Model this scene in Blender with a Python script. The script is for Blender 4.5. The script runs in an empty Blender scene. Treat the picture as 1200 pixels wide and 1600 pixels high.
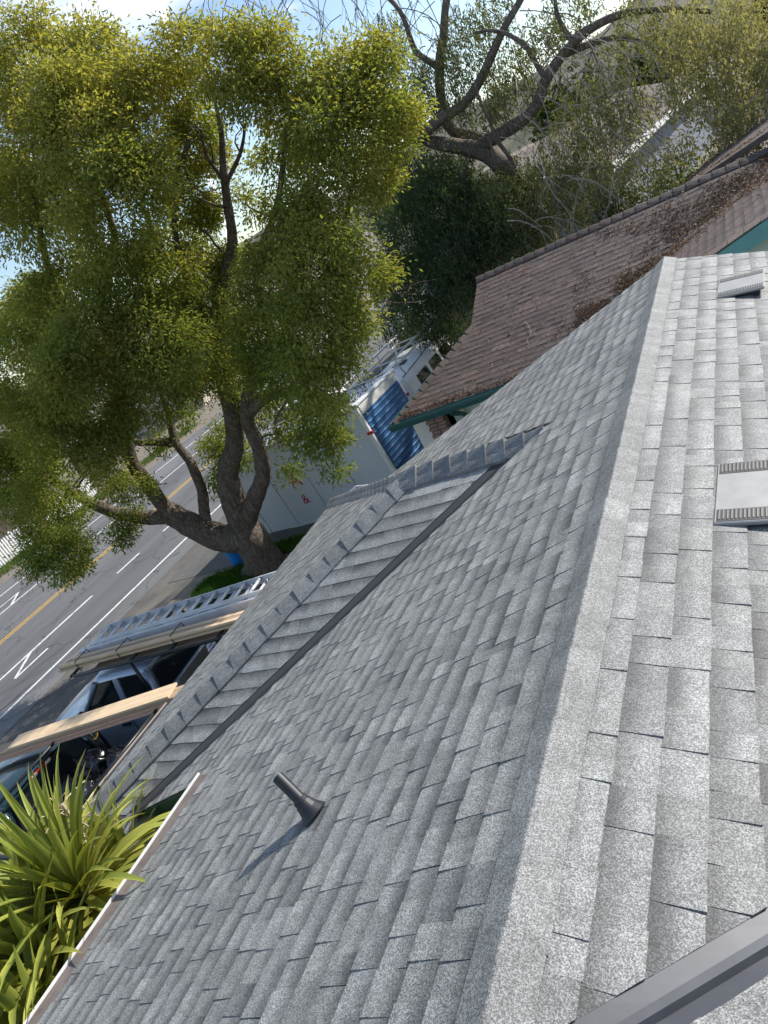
import bpy, bmesh, math, random
import numpy as np
from mathutils import Vector, Matrix, noise

# ---------------------------------------------------------------- camera, sky, sun, exposure
SC = bpy.context.scene
COL = SC.collection
CAMP = Vector((0.0, 0.0, 6.1))
RC = ((0.81682833, 0.36023707, -0.45057823), (-0.22160678, -0.52518732, -0.82162565), (-0.53261799, 0.7709783, -0.3491569))
FPX = 1124.83
cam = bpy.data.cameras.new('camera'); camo = bpy.data.objects.new('camera', cam); COL.objects.link(camo)
rx, ry, rz = (Vector(r) for r in RC)
M = Matrix((rx, -ry, -rz)).transposed().to_4x4(); M.translation = CAMP
camo.matrix_world = M
cam.sensor_fit = 'VERTICAL'; cam.sensor_height = 36; cam.sensor_width = 27; cam.lens = FPX * 36 / 1600
cam.clip_end = 5000; cam.clip_start = 0.05
SC.camera = camo

SUN = Vector((0.78, 1.10, 1.0)).normalized()
w = bpy.data.worlds.new('World'); SC.world = w; w.use_nodes = True
nt = w.node_tree; bg = nt.nodes['Background']
sky = nt.nodes.new('ShaderNodeTexSky'); sky.sky_type = 'NISHITA'; sky.sun_disc = False
sky.sun_elevation = math.asin(SUN.z); sky.sun_rotation = math.atan2(SUN.x, SUN.y)
sky.air_density = 1.0; sky.dust_density = 0.6; sky.ozone_density = 1.5
tc = nt.nodes.new('ShaderNodeTexCoord')
mp = nt.nodes.new('ShaderNodeMapping'); mp.inputs['Scale'].default_value = (1.6, 0.9, 3.0); mp.inputs['Rotation'].default_value = (0.3, 0.2, 0.6)
nz = nt.nodes.new('ShaderNodeTexNoise'); nz.inputs['Scale'].default_value = 2.3; nz.inputs['Detail'].default_value = 7; nz.inputs['Roughness'].default_value = 0.58
nz.inputs['Distortion'].default_value = 0.5
cr = nt.nodes.new('ShaderNodeValToRGB'); cr.color_ramp.elements[0].position = 0.54; cr.color_ramp.elements[1].position = 0.82
mx = nt.nodes.new('ShaderNodeMixRGB'); mx.inputs[2].default_value = (9.5, 9.7, 10.0, 1)
nt.links.new(tc.outputs['Generated'], mp.inputs[0]); nt.links.new(mp.outputs[0], nz.inputs[0]); nt.links.new(nz.outputs[0], cr.inputs[0])
nt.links.new(cr.outputs[0], mx.inputs[0]); nt.links.new(sky.outputs[0], mx.inputs[1])
def skyray(px, py): return (rx * (px - 600) + ry * (py - 800) + rz * FPX).normalized()
last = mx.outputs[0]
for (p_, q_, wd_, st_) in (((248, 0), (262, 48), .006, .75), ((225, 0), (110, 60), .030, .55)):
    n_ = skyray(*p_).cross(skyray(*q_)).normalized()
    dt = nt.nodes.new('ShaderNodeVectorMath'); dt.operation = 'DOT_PRODUCT'; dt.inputs[1].default_value = n_
    nt.links.new(tc.outputs['Generated'], dt.inputs[0])
    ab = nt.nodes.new('ShaderNodeMath'); ab.operation = 'ABSOLUTE'; nt.links.new(dt.outputs['Value'], ab.inputs[0])
    mr = nt.nodes.new('ShaderNodeMapRange'); mr.inputs['From Max'].default_value = wd_; mr.inputs['To Min'].default_value = st_; mr.inputs['To Max'].default_value = 0; nt.links.new(ab.outputs[0], mr.inputs['Value'])
    n2_ = nt.nodes.new('ShaderNodeTexNoise'); n2_.inputs['Scale'].default_value = 14; n2_.inputs['Detail'].default_value = 5; nt.links.new(tc.outputs['Generated'], n2_.inputs[0])
    mu = nt.nodes.new('ShaderNodeMath'); mu.operation = 'MULTIPLY'; nt.links.new(mr.outputs[0], mu.inputs[0]); nt.links.new(n2_.outputs[0], mu.inputs[1])
    m2 = nt.nodes.new('ShaderNodeMath'); m2.operation = 'MULTIPLY'; m2.inputs[1].default_value = 1.7; m2.use_clamp = True; nt.links.new(mu.outputs[0], m2.inputs[0])
    mm = nt.nodes.new('ShaderNodeMixRGB'); mm.inputs[2].default_value = (10, 10.2, 10.5, 1); nt.links.new(m2.outputs[0], mm.inputs[0]); nt.links.new(last, mm.inputs[1]); last = mm.outputs[0]
nt.links.new(last, bg.inputs[0])
bg.inputs[1].default_value = 0.132
sl = bpy.data.lights.new('sun', 'SUN'); sl.energy = 4.4; sl.angle = math.radians(0.6); sl.color = (1.0, 0.95, 0.87)
so = bpy.data.objects.new('sun', sl); COL.objects.link(so); so.rotation_euler = SUN.to_track_quat('Z', 'Y').to_euler()
vs = SC.view_settings; vs.view_transform = 'Standard'; vs.look = 'None'; vs.gamma = 1.0; vs.exposure = 0.50; vs.use_curve_mapping = False
SC.render.engine = 'CYCLES'; SC.cycles.use_denoising = True; SC.cycles.max_bounces = 8; SC.cycles.transparent_max_bounces = 8

rnd = random.Random(7)
NP = np.random.default_rng(11)

# ---------------------------------------------------------------- pixel helpers used to lay out real positions
def ray(px, py):
    d = rx * (px - 600) + ry * (py - 800) + rz * FPX
    return d.normalized()
def at_y(y, px, py):
    r = ray(px, py); return CAMP + r * (y / r.y)
def at_z(z, px, py):
    r = ray(px, py); return CAMP + r * ((z - 6.1) / r.z)
def to_px(P):
    d = Vector(P) - CAMP; z = rz.dot(d)
    if z < 0.05: return None
    return 600 + rx.dot(d) / z * FPX, 800 + ry.dot(d) / z * FPX, z

# ---------------------------------------------------------------- materials
class NT:
    def __init__(s, name):
        s.m = bpy.data.materials.new(name); s.m.use_nodes = True; s.t = s.m.node_tree
        s.b = s.t.nodes['Principled BSDF']; s.out = s.t.nodes['Material Output']
    def n(s, typ, **kw):
        x = s.t.nodes.new('ShaderNode' + typ)
        for k, v in kw.items(): setattr(x, k, v)
        return x
    def l(s, a, b): s.t.links.new(a, b)
    def val(s, sock, v):
        if isinstance(v, bpy.types.NodeSocket): s.l(v, sock)
        else: sock.default_value = v
    def math(s, op, a, b=0.0, c=None, clamp=False):
        x = s.n('Math', operation=op); x.use_clamp = clamp
        s.val(x.inputs[0], a); s.val(x.inputs[1], b)
        if c is not None: s.val(x.inputs[2], c)
        return x.outputs[0]
    def mix(s, f, a, b, mode='MIX'):
        x = s.n('MixRGB', blend_type=mode)
        s.val(x.inputs[0], f); s.val(x.inputs[1], a); s.val(x.inputs[2], b); return x.outputs[0]
    def noise(s, scale, detail=3, rough=0.5, vec=None, dist=0.0):
        x = s.n('TexNoise'); x.inputs['Scale'].default_value = scale; x.inputs['Detail'].default_value = detail
        x.inputs['Roughness'].default_value = rough; x.inputs['Distortion'].default_value = dist
        if vec is not None: s.l(vec, x.inputs['Vector'])
        return x.outputs[0]
    def ramp(s, f, stops):
        x = s.n('ValToRGB'); e = x.color_ramp.elements
        while len(e) > len(stops): e.remove(e[-1])
        while len(e) < len(stops): e.new(0.5)
        for q, (p, c) in zip(e, stops):
            q.position = p; q.color = (c, c, c, 1) if not hasattr(c, '__len__') else (*c[:3], 1)
        s.l(f, x.inputs[0]); return x.outputs[0]
    def pos(s): return s.n('NewGeometry').outputs['Position']
    def obj(s): return s.n('TexCoord').outputs['Object']
    def scale(s, v, sc):
        x = s.n('Mapping'); x.inputs['Scale'].default_value = sc; s.l(v, x.inputs[0]); return x.outputs[0]
    def bump(s, h, strength=0.3, dist=0.01):
        x = s.n('Bump'); x.inputs['Strength'].default_value = strength; x.inputs['Distance'].default_value = dist
        s.l(h, x.inputs['Height']); s.l(x.outputs[0], s.b.inputs['Normal'])
    def set(s, color=None, rough=None, metal=None, spec=None, coat=None):
        if color is not None: s.val(s.b.inputs['Base Color'], color if isinstance(color, bpy.types.NodeSocket) else (*color[:3], 1))
        if rough is not None: s.val(s.b.inputs['Roughness'], rough)
        if metal is not None: s.val(s.b.inputs['Metallic'], metal)
        if spec is not None: s.val(s.b.inputs['Specular IOR Level'], spec)
        if coat is not None: s.val(s.b.inputs['Coat Weight'], coat)
        return s.m

def simple(name, c, rough=0.5, metal=0.0, var=0.12, scale=6.0, spec=0.5, coat=0.0, bump=0.0):
    s = NT(name); p = s.obj()
    n = s.noise(scale, 5, 0.6, p)
    f = s.ramp(n, [(0.3, 1 - var), (0.7, 1 + var)])
    col = s.mix(1.0, (*c, 1), f, 'MULTIPLY')
    s.set(col, s.math('MULTIPLY_ADD', n, 0.2, rough - 0.1, clamp=True), metal, spec, coat)
    if bump: s.bump(s.noise(scale * 12, 4, 0.6, p), bump, 0.004)
    return s.m

def shingle_mat(name, lo, hi, warm, gscale, contrast):
    s = NT(name); P = s.pos()
    uv = s.n('UVMap').outputs[0]
    sep = s.n('SeparateXYZ'); s.l(uv, sep.inputs[0])
    at = s.n('Attribute', attribute_name='tone')
    ts = s.n('SeparateColor'); s.l(at.outputs['Color'], ts.inputs[0])
    tone, band, hue = ts.outputs
    # mineral granules: two sizes of coloured grit
    v = s.n('TexVoronoi'); v.inputs['Scale'].default_value = gscale; s.l(P, v.inputs['Vector'])
    vs_ = s.n('SeparateColor'); s.l(v.outputs['Color'], vs_.inputs[0])
    g1 = vs_.outputs[0]
    g2 = s.noise(gscale * 0.42, 3, 0.7, P)
    g = s.math('ADD', s.math('MULTIPLY', g1, 0.80), s.math('MULTIPLY', g2, 0.45))
    gr = s.ramp(g, [(0.22, 1 - contrast), (0.62, 1.0), (0.98, 1 + contrast * 1.9)])
    broad = s.ramp(s.noise(1.1, 4, 0.6, P), [(0.3, 0.88), (0.7, 1.1)])
    blot = s.ramp(s.noise(11.0, 3, 0.6, P), [(0.3, 0.82), (0.7, 1.16)])
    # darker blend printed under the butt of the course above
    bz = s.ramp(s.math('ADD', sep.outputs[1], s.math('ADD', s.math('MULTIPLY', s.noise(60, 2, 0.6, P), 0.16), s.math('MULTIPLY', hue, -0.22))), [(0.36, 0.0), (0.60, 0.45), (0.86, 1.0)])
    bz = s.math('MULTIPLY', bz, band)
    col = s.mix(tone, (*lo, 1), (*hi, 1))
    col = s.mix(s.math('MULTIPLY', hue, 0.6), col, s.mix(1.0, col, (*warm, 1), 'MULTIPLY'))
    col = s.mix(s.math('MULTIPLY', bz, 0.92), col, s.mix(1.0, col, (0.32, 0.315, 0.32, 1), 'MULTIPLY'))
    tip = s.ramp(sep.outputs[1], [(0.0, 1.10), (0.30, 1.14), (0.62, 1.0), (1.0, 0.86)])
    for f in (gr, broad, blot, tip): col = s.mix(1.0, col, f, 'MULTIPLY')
    s.set(col, 0.62, 0, 0.5)
    s.bump(g, 0.5, 0.004)
    return s.m

def leaf_mat(name, trans=0.35, rough=0.6):
    s = NT(name)
    at = s.n('Attribute', attribute_name='leafcol')
    s.set(at.outputs['Color'], rough, 0, 0.16)
    tr = s.n('BsdfTranslucent'); s.l(s.mix(1.0, at.outputs['Color'], (1.5, 1.4, 0.6, 1), 'MULTIPLY'), tr.inputs[0])
    ms = s.n('MixShader'); ms.inputs[0].default_value = trans
    s.l(s.b.outputs[0], ms.inputs[1]); s.l(tr.outputs[0], ms.inputs[2]); s.l(ms.outputs[0], s.out.inputs[0])
    return s.m

def bark_mat(name, a, b):
    s = NT(name); p = s.obj()
    n = s.noise(9, 6, 0.65, s.scale(p, (1, 1, 0.35)), 0.4)
    v = s.n('TexVoronoi', feature='DISTANCE_TO_EDGE'); v.inputs['Scale'].default_value = 16; s.l(s.scale(p, (1, 1, 0.3)), v.inputs[0])
    c = s.mix(s.ramp(n, [(0.3, 0.0), (0.7, 1.0)]), (*a, 1), (*b, 1))
    c = s.mix(s.ramp(v.outputs[0], [(0.0, 0.6), (0.12, 0.0)]), c, (a[0] * .4, a[1] * .4, a[2] * .4, 1))
    s.set(c, 0.9, 0, 0.2); s.bump(s.math('ADD', n, s.ramp(v.outputs[0], [(0.0, 0.0), (0.15, 0.5)])), 0.8, 0.03)
    return s.m

def wood_mat(name, a, b):
    s = NT(name); p = s.obj()
    g = s.noise(5, 5, 0.6, s.scale(p, (0.35, 9, 9)), 1.2)
    k = s.n('TexVoronoi'); k.inputs['Scale'].default_value = 2.6; s.l(s.scale(p, (1.2, 3, 3)), k.inputs[0])
    c = s.mix(s.ramp(g, [(0.35, 0.0), (0.65, 1.0)]), (*a, 1), (*b, 1))
    c = s.mix(s.ramp(k.outputs[0], [(0.03, 0.85), (0.09, 0.0)]), c, (a[0] * .3, a[1] * .25, a[2] * .2, 1))
    s.set(c, 0.7, 0, 0.3); return s.m

def asphalt_mat():
    s = NT('asphalt'); P = s.pos()
    n = s.noise(0.35, 5, 0.6, s.scale(P, (1.0, 0.18, 1)), 0.3); f = s.noise(90, 3, 0.7, P)
    v = s.n('TexVoronoi', feature='DISTANCE_TO_EDGE'); v.inputs['Scale'].default_value = 0.34
    w_ = s.n('VectorMath', operation='ADD'); s.l(P, w_.inputs[0])
    nn = s.n('TexNoise'); nn.inputs['Scale'].default_value = 1.3; s.l(P, nn.inputs[0]); s.l(nn.outputs['Color'], w_.inputs[1]); s.l(w_.outputs[0], v.inputs[0])
    c = s.mix(s.ramp(n, [(0.35, 0.0), (0.65, 1.0)]), (0.105, 0.103, 0.104, 1), (0.175, 0.172, 0.168, 1))
    c = s.mix(1.0, c, s.ramp(f, [(0.3, 0.75), (0.7, 1.25)]), 'MULTIPLY')
    c = s.mix(s.ramp(v.outputs[0], [(0.0, 0.75), (0.010, 0.0)]), c, (0.03, 0.03, 0.032, 1))
    s.set(c, 0.85, 0, 0.35); s.bump(f, 0.3, 0.01); return s.m

def ground_mat(name, a, b, sc=2.0):
    s = NT(name); P = s.pos()
    n = s.noise(sc, 6, 0.65, P); f = s.noise(45, 4, 0.75, P)
    c = s.mix(s.ramp(n, [(0.35, 0.0), (0.65, 1.0)]), (*a, 1), (*b, 1))
    c = s.mix(1.0, c, s.ramp(f, [(0.3, 0.7), (0.7, 1.3)]), 'MULTIPLY')
    s.set(c, 0.95, 0, 0.2); s.bump(f, 0.5, 0.03); return s.m

def paint_line_mat(name, c):
    s = NT(name); P = s.pos()
    n = s.noise(7, 6, 0.75, P); fine = s.noise(50, 3, 0.7, P)
    w_ = s.ramp(s.math('ADD', s.math('MULTIPLY', n, 0.6), s.math('MULTIPLY', fine, 0.4)), [(0.40, 0.0), (0.47, 1.0)])
    s.set(s.mix(w_, (0.16, 0.16, 0.16, 1), (*c, 1)), 0.75); return s.m

MT = {}
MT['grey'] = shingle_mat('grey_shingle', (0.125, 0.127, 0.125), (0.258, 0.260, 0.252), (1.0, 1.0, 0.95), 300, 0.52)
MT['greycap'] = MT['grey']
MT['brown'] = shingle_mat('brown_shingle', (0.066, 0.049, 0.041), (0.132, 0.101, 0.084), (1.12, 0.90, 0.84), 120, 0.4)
MT['deck'] = simple('underlayment', (0.05, 0.05, 0.055), 0.9)
MT['wall'] = simple('sage_stucco', (0.42, 0.45, 0.41), 0.9, var=0.06, scale=3, bump=0.4)
MT['wallgreen'] = simple('pale_green_stucco', (0.36, 0.46, 0.41), 0.9, var=0.06, scale=3, bump=0.4)
MT['white'] = simple('white_paint', (0.74, 0.74, 0.72), 0.45, var=0.05)
MT['offwhite'] = simple('weathered_white', (0.62, 0.61, 0.58), 0.6, var=0.14, scale=3)
MT['container'] = simple('container_panel', (0.56, 0.60, 0.64), 0.4, var=0.05, scale=1.2)
MT['teal'] = simple('teal_trim', (0.015, 0.075, 0.075), 0.5, var=0.15)
MT['tealgrey'] = simple('teal_board', (0.10, 0.27, 0.27), 0.6, var=0.12)
MT['blue'] = simple('blue_door', (0.023, 0.12, 0.29), 0.5, var=0.12, scale=3)
MT['galv'] = simple('galvanised', (0.31, 0.305, 0.29), 0.45, 0.3, var=0.06, scale=9)
MT['darkmetal'] = simple('dark_flashing', (0.022, 0.023, 0.026), 0.5, 0.1, var=0.2, scale=4)
MT['valley'] = simple('valley_metal', (0.085, 0.088, 0.097), 0.48, 0.35, var=0.15, scale=5)
MT['pipe'] = simple('dark_pipe', (0.018, 0.021, 0.025), 0.5, 0.1, var=0.2)
MT['alu'] = simple('aluminium', (0.70, 0.71, 0.72), 0.4, 0.25, var=0.1)
MT['black'] = simple('black_steel', (0.018, 0.019, 0.021), 0.4, var=0.2)
MT['rubber'] = simple('rubber', (0.02, 0.02, 0.02), 0.8)
MT['bag'] = simple('black_plastic', (0.012, 0.012, 0.014), 0.22, var=0.2, spec=0.6)
MT['silver'] = simple('silver_blue_paint', (0.36, 0.43, 0.52), 0.32, 0.35, var=0.05, coat=0.6)
MT['darkpaint'] = simple('dark_teal_paint', (0.018, 0.042, 0.045), 0.22, 0.2, var=0.1, coat=0.8)
MT['glass'] = simple('dark_glass', (0.012, 0.016, 0.018), 0.08, var=0.05, spec=0.7)
MT['chrome'] = simple('chrome', (0.7, 0.7, 0.7), 0.15, 1.0, var=0.03)
MT['red'] = simple('red_plastic', (0.42, 0.02, 0.02), 0.35)
MT['redpaint'] = simple('red_vinyl', (0.40, 0.012, 0.02), 0.5)
MT['lens'] = simple('clear_lens', (0.7, 0.68, 0.6), 0.25)
MT['yellowp'] = simple('yellow_plastic', (0.65, 0.42, 0.03), 0.45)
MT['greyboard'] = simple('grey_panel', (0.20, 0.195, 0.19), 0.7)
MT['bluetarp'] = simple('blue_plastic', (0.02, 0.22, 0.62), 0.4)
MT['wood'] = wood_mat('fresh_lumber', (0.56, 0.40, 0.24), (0.74, 0.58, 0.39))
MT['oldwood'] = wood_mat('aged_lumber', (0.30, 0.21, 0.14), (0.48, 0.36, 0.25))
MT['redwood'] = wood_mat('pink_lumber', (0.46, 0.27, 0.19), (0.60, 0.41, 0.30))
MT['brick'] = simple('brick', (0.25, 0.165, 0.14), 0.9, var=0.25, scale=8, bump=0.5)
MT['bark'] = bark_mat('bark', (0.085, 0.066, 0.05), (0.20, 0.165, 0.13))
MT['bark2'] = bark_mat('pepper_bark', (0.115, 0.092, 0.078), (0.27, 0.225, 0.19))
MT['twig'] = simple('pale_twig', (0.36, 0.32, 0.27), 0.85, var=0.2)
MT['leaf'] = leaf_mat('camphor_leaf', 0.52)
MT['leaf2'] = leaf_mat('pepper_leaf', 0.35)
MT['blade'] = leaf_mat('strap_leaf', 0.25, 0.38)
MT['grass'] = leaf_mat('grass_blade', 0.3)
MT['litter'] = leaf_mat('dead_leaf', 0.15, 0.8)
MT['asphalt'] = asphalt_mat()
MT['dirt'] = ground_mat('dirt', (0.17, 0.145, 0.115), (0.26, 0.225, 0.18))
MT['gravel'] = ground_mat('gravel_shoulder', (0.105, 0.098, 0.09), (0.17, 0.155, 0.135), 0.9)
MT['drive'] = ground_mat('driveway', (0.10, 0.098, 0.094), (0.15, 0.145, 0.135), 0.7)
MT['linewhite'] = paint_line_mat('line_white', (0.72, 0.72, 0.70))
MT['lineyellow'] = paint_line_mat('line_yellow', (0.62, 0.36, 0.045))
MT['hill'] = ground_mat('hillside', (0.045, 0.06, 0.035), (0.19, 0.165, 0.12), 0.045)
MT['cream'] = simple('cream_wall', (0.58, 0.50, 0.40), 0.85)
MT['darkwall'] = simple('dark_wall', (0.075, 0.058, 0.05), 0.85)
MT['bluegrey'] = simple('blue_grey_wall', (0.16, 0.18, 0.22), 0.85)
MT['farroof'] = simple('far_brown_roof', (0.095, 0.072, 0.062), 0.9, var=0.25, scale=1.5)

# ---------------------------------------------------------------- mesh building
def tag(o, label, cat, group=None, kind=None):
    if label: o['label'] = label
    if cat: o['category'] = cat
    if group: o['group'] = group
    if kind: o['kind'] = kind
    return o
def empty(name, loc, rotz=0.0, label=None, cat=None, group=None, rot=None):
    o = bpy.data.objects.new(name, None); COL.objects.link(o); o.location = loc
    o.rotation_euler = rot if rot is not None else (0, 0, rotz); o.empty_display_size = 0.2
    return tag(o, label, cat, group)

class MB:
    def __init__(s): s.v = []; s.f = []; s.mi = []; s.cur = 0
    def add(s, vs, fs):
        k = len(s.v); s.v += [tuple(p) for p in vs]; s.f += [tuple(i + k for i in q) for q in fs]; s.mi += [s.cur] * len(fs); return s
    def box(s, c, d, R=None):
        hx, hy, hz = d[0] / 2, d[1] / 2, d[2] / 2
        pts = [Vector((x, y, z)) for x in (-hx, hx) for y in (-hy, hy) for z in (-hz, hz)]
        if R is not None: pts = [R @ p for p in pts]
        c = Vector(c)
        return s.add([p + c for p in pts], [(0, 1, 3, 2), (4, 6, 7, 5), (0, 4, 5, 1), (2, 3, 7, 6), (0, 2, 6, 4), (1, 5, 7, 3)])
    def slab(s, poly, thick, n=None):
        poly = [Vector(p) for p in poly]
        if n is None:
            n = Vector((0, 0, 0))
            for i in range(len(poly)): n += poly[i].cross(poly[(i + 1) % len(poly)])
            n.normalize()
            if n.z < 0: n = -n
        k = len(poly)
        return s.add(poly + [p - n * thick for p in poly], [tuple(range(k)), tuple(range(2 * k - 1, k - 1, -1))] + [(i, (i + 1) % k, k + (i + 1) % k, k + i) for i in range(k)])
    def tube(s, pts, r, n=8, cap=True):
        pts = [Vector(p) for p in pts]
        rs = r if hasattr(r, '__len__') else [r] * len(pts)
        k0 = len(s.v); up = None
        for i, p in enumerate(pts):
            t = (pts[min(i + 1, len(pts) - 1)] - pts[max(i - 1, 0)])
            if t.length < 1e-9: t = Vector((0, 0, 1))
            t.normalize()
            if up is None: up = Vector((0, 0, 1)) if abs(t.z) < 0.9 else Vector((1, 0, 0))
            a = t.cross(up)
            if a.length < 1e-6: a = t.orthogonal()
            a.normalize(); b = a.cross(t); b.normalize(); up = b
            for j in range(n):
                q = 2 * math.pi * j / n; s.v.append(tuple(p + (a * math.cos(q) + b * math.sin(q)) * rs[i]))
        for i in range(len(pts) - 1):
            for j in range(n):
                s.f.append((k0 + i * n + j, k0 + i * n + (j + 1) % n, k0 + (i + 1) * n + (j + 1) % n, k0 + (i + 1) * n + j)); s.mi.append(s.cur)
        if cap:
            s.f.append(tuple(k0 + j for j in range(n - 1, -1, -1))); s.f.append(tuple(k0 + (len(pts) - 1) * n + j for j in range(n))); s.mi += [s.cur] * 2
        return s
    def lathe(s, c, ax, prof, n=20):
        c = Vector(c); ax = Vector(ax).normalized(); a = ax.orthogonal().normalized(); b = ax.cross(a); k0 = len(s.v)
        for h, r in prof:
            for j in range(n):
                q = 2 * math.pi * j / n; s.v.append(tuple(c + ax * h + (a * math.cos(q) + b * math.sin(q)) * r))
        for i in range(len(prof) - 1):
            for j in range(n):
                s.f.append((k0 + i * n + j, k0 + i * n + (j + 1) % n, k0 + (i + 1) * n + (j + 1) % n, k0 + (i + 1) * n + j)); s.mi.append(s.cur)
        return s
    def loft(s, rings, closed=True, caps=True):
        k0 = len(s.v); n = len(rings[0])
        for r in rings: s.v += [tuple(p) for p in r]
        for i in range(len(rings) - 1):
            for j in range(n if closed else n - 1):
                s.f.append((k0 + i * n + j, k0 + i * n + (j + 1) % n, k0 + (i + 1) * n + (j + 1) % n, k0 + (i + 1) * n + j)); s.mi.append(s.cur)
        if caps:
            s.f.append(tuple(k0 + j for j in range(n))); s.f.append(tuple(k0 + (len(rings) - 1) * n + j for j in range(n - 1, -1, -1))); s.mi += [s.cur] * 2
        return s
    def build(s, name, mat, parent=None, world=False, smooth=False, bevel=0.0, kind=None, loc=None, segs=2, fixn=True):
        me = bpy.data.meshes.new(name)
        off = Vector((0, 0, 0))
        if parent is not None and world: off = Vector(parent.location)
        c = Vector(loc) if loc is not None else Vector((0, 0, 0))
        me.from_pydata([tuple(Vector(p) - c) for p in s.v], [], s.f)
        if fixn:
            bm = bmesh.new(); bm.from_mesh(me); bmesh.ops.recalc_face_normals(bm, faces=bm.faces); bm.to_mesh(me); bm.free()
        mats = mat if isinstance(mat, (list, tuple)) else [mat]
        for m in mats: me.materials.append(MT[m] if isinstance(m, str) else m)
        if len(mats) > 1: me.polygons.foreach_set('material_index', s.mi)
        if smooth: me.polygons.foreach_set('use_smooth', [True] * len(me.polygons))
        o = bpy.data.objects.new(name, me); COL.objects.link(o)
        if parent is not None: o.parent = parent; o.location = c - off
        else: o.location = c
        if bevel:
            b = o.modifiers.new('bevel', 'BEVEL'); b.width = bevel; b.segments = segs; b.limit_method = 'ANGLE'; b.angle_limit = math.radians(35)
            if smooth is False:
                me.polygons.foreach_set('use_smooth', [False] * len(me.polygons))
        if kind: o['kind'] = kind
        return o

def link_copy(src, parent=None, loc=None, rot=None):
    c = src.copy(); COL.objects.link(c)
    if parent is not None: c.parent = parent
    if loc is not None: c.location = loc
    if rot is not None: c.rotation_euler = rot
    return c
def rotm(az=0, ay=0, ax=0):
    return Matrix.Rotation(az, 3, 'Z') @ Matrix.Rotation(ay, 3, 'Y') @ Matrix.Rotation(ax, 3, 'X')

# ---------------------------------------------------------------- ground, road, markings
g = MB(); g.add([(-1500, -1500, 0), (1500, -1500, 0), (1500, 1500, 0), (-1500, 1500, 0)], [(0, 1, 2, 3)])
ground = g.build('ground', 'dirt'); ground['kind'] = 'structure'
g = MB(); g.add([(-31.2, -300, .008), (-17.2, -300, .008), (-17.2, 600, .008), (-31.2, 600, .008)], [(0, 1, 2, 3)])
road = g.build('road', 'asphalt'); road['kind'] = 'structure'
ys = [-40 + i * 1.0 for i in range(121)]
sv = []; sf = []
for i, y in enumerate(ys):
    e = -14.6 + 0.35 * noise.noise(Vector((y * .35, 2, 0))) - (0.9 if 9.5 < y < 13.5 else 0)
    sv += [(-17.6, y, .004), (e, y, .004)]
    if i: sf.append((2 * i - 2, 2 * i - 1, 2 * i + 1, 2 * i))
g = MB(); g.add(sv, sf); sh = g.build('road_shoulder', 'gravel'); sh['kind'] = 'structure'
g = MB(); g.add([(-15.4, 1.5, .012), (-6.0, 1.5, .012), (-6.0, 9.6, .012), (-15.2, 9.4, .012)], [(0, 1, 2, 3)])
dr = g.build('driveway', 'drive'); dr['kind'] = 'structure'
g = MB(); g.add([(-16.5, 12.6, .013), (-6.4, 12.6, .013), (-6.4, 24, .013), (-16.5, 24, .013)], [(0, 1, 2, 3)])
dr2 = g.build('driveway', 'drive'); dr2['kind'] = 'structure'

def strip(a, b, w_, name, mat, z=.014):
    a = Vector((*a, 0)); b = Vector((*b, 0)); d = (b - a).normalized(); n = Vector((-d.y, d.x, 0)) * w_ / 2
    g = MB(); g.add([(p.x, p.y, z) for p in (a - n, b - n, b + n, a + n)], [(0, 1, 2, 3)])
    o = g.build(name, mat, road); return o
for dx in (-.11, .11): strip((-23.75 + dx, -60), (-23.75 + dx, 250), .10, 'centre_line', 'lineyellow')
strip((-18.25, -60), (-18.25, 250), .12, 'edge_line', 'linewhite')
strip((-20.66, -60), (-20.66, 13.1), .12, 'lane_line', 'linewhite')
for k in range(18): strip((-20.62, 14.3 + k * 2.6), (-20.62, 15.5 + k * 2.6), .12, 'lane_line', 'linewhite')
for k in range(-4, 2):
    if k != 1: strip((-19.78, 9.17 + k * 9), (-19.78, 10.42 + k * 9), .12, 'bay_mark', 'linewhite'); strip((-19.80, 9.2 + k * 9), (-20.60, 10.35 + k * 9), .11, 'bay_mark', 'linewhite', .018)
strip((-26.98, -60), (-26.98, 250), .12, 'edge_line', 'linewhite')
strip((-29.5, -60), (-29.5, 250), .12, 'edge_line', 'linewhite')
for k in (-1, 0, 1, 2):
    strip((-27.9, 13.6 + k * 9), (-27.9, 15.2 + k * 9), .12, 'bay_mark', 'linewhite'); strip((-27.9, 15.2 + k * 9), (-27.02, 14.2 + k * 9), .11, 'bay_mark', 'linewhite', .018)

# far hills
hv = []; hf = []; NX, NY = 60, 10
for j in range(NY):
    for i in range(NX):
        x = -700 + i * 1500 / (NX - 1); y = 330 + j * 45
        hgt = max(0, (j / (NY - 1))) ** .7 * (52 + 26 * math.exp(-((x - 60) / 160) ** 2)) * (0.75 + .45 * noise.noise(Vector((x * .006, j * .25, 1)))) - 1
        hv.append((x, y, hgt))
for j in range(NY - 1):
    for i in range(NX - 1): k = j * NX + i; hf.append((k, k + 1, k + 1 + NX, k + NX))
g = MB(); g.add(hv, hf); hl = g.build('hills', 'hill', smooth=True, fixn=False); hl['kind'] = 'structure'

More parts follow.
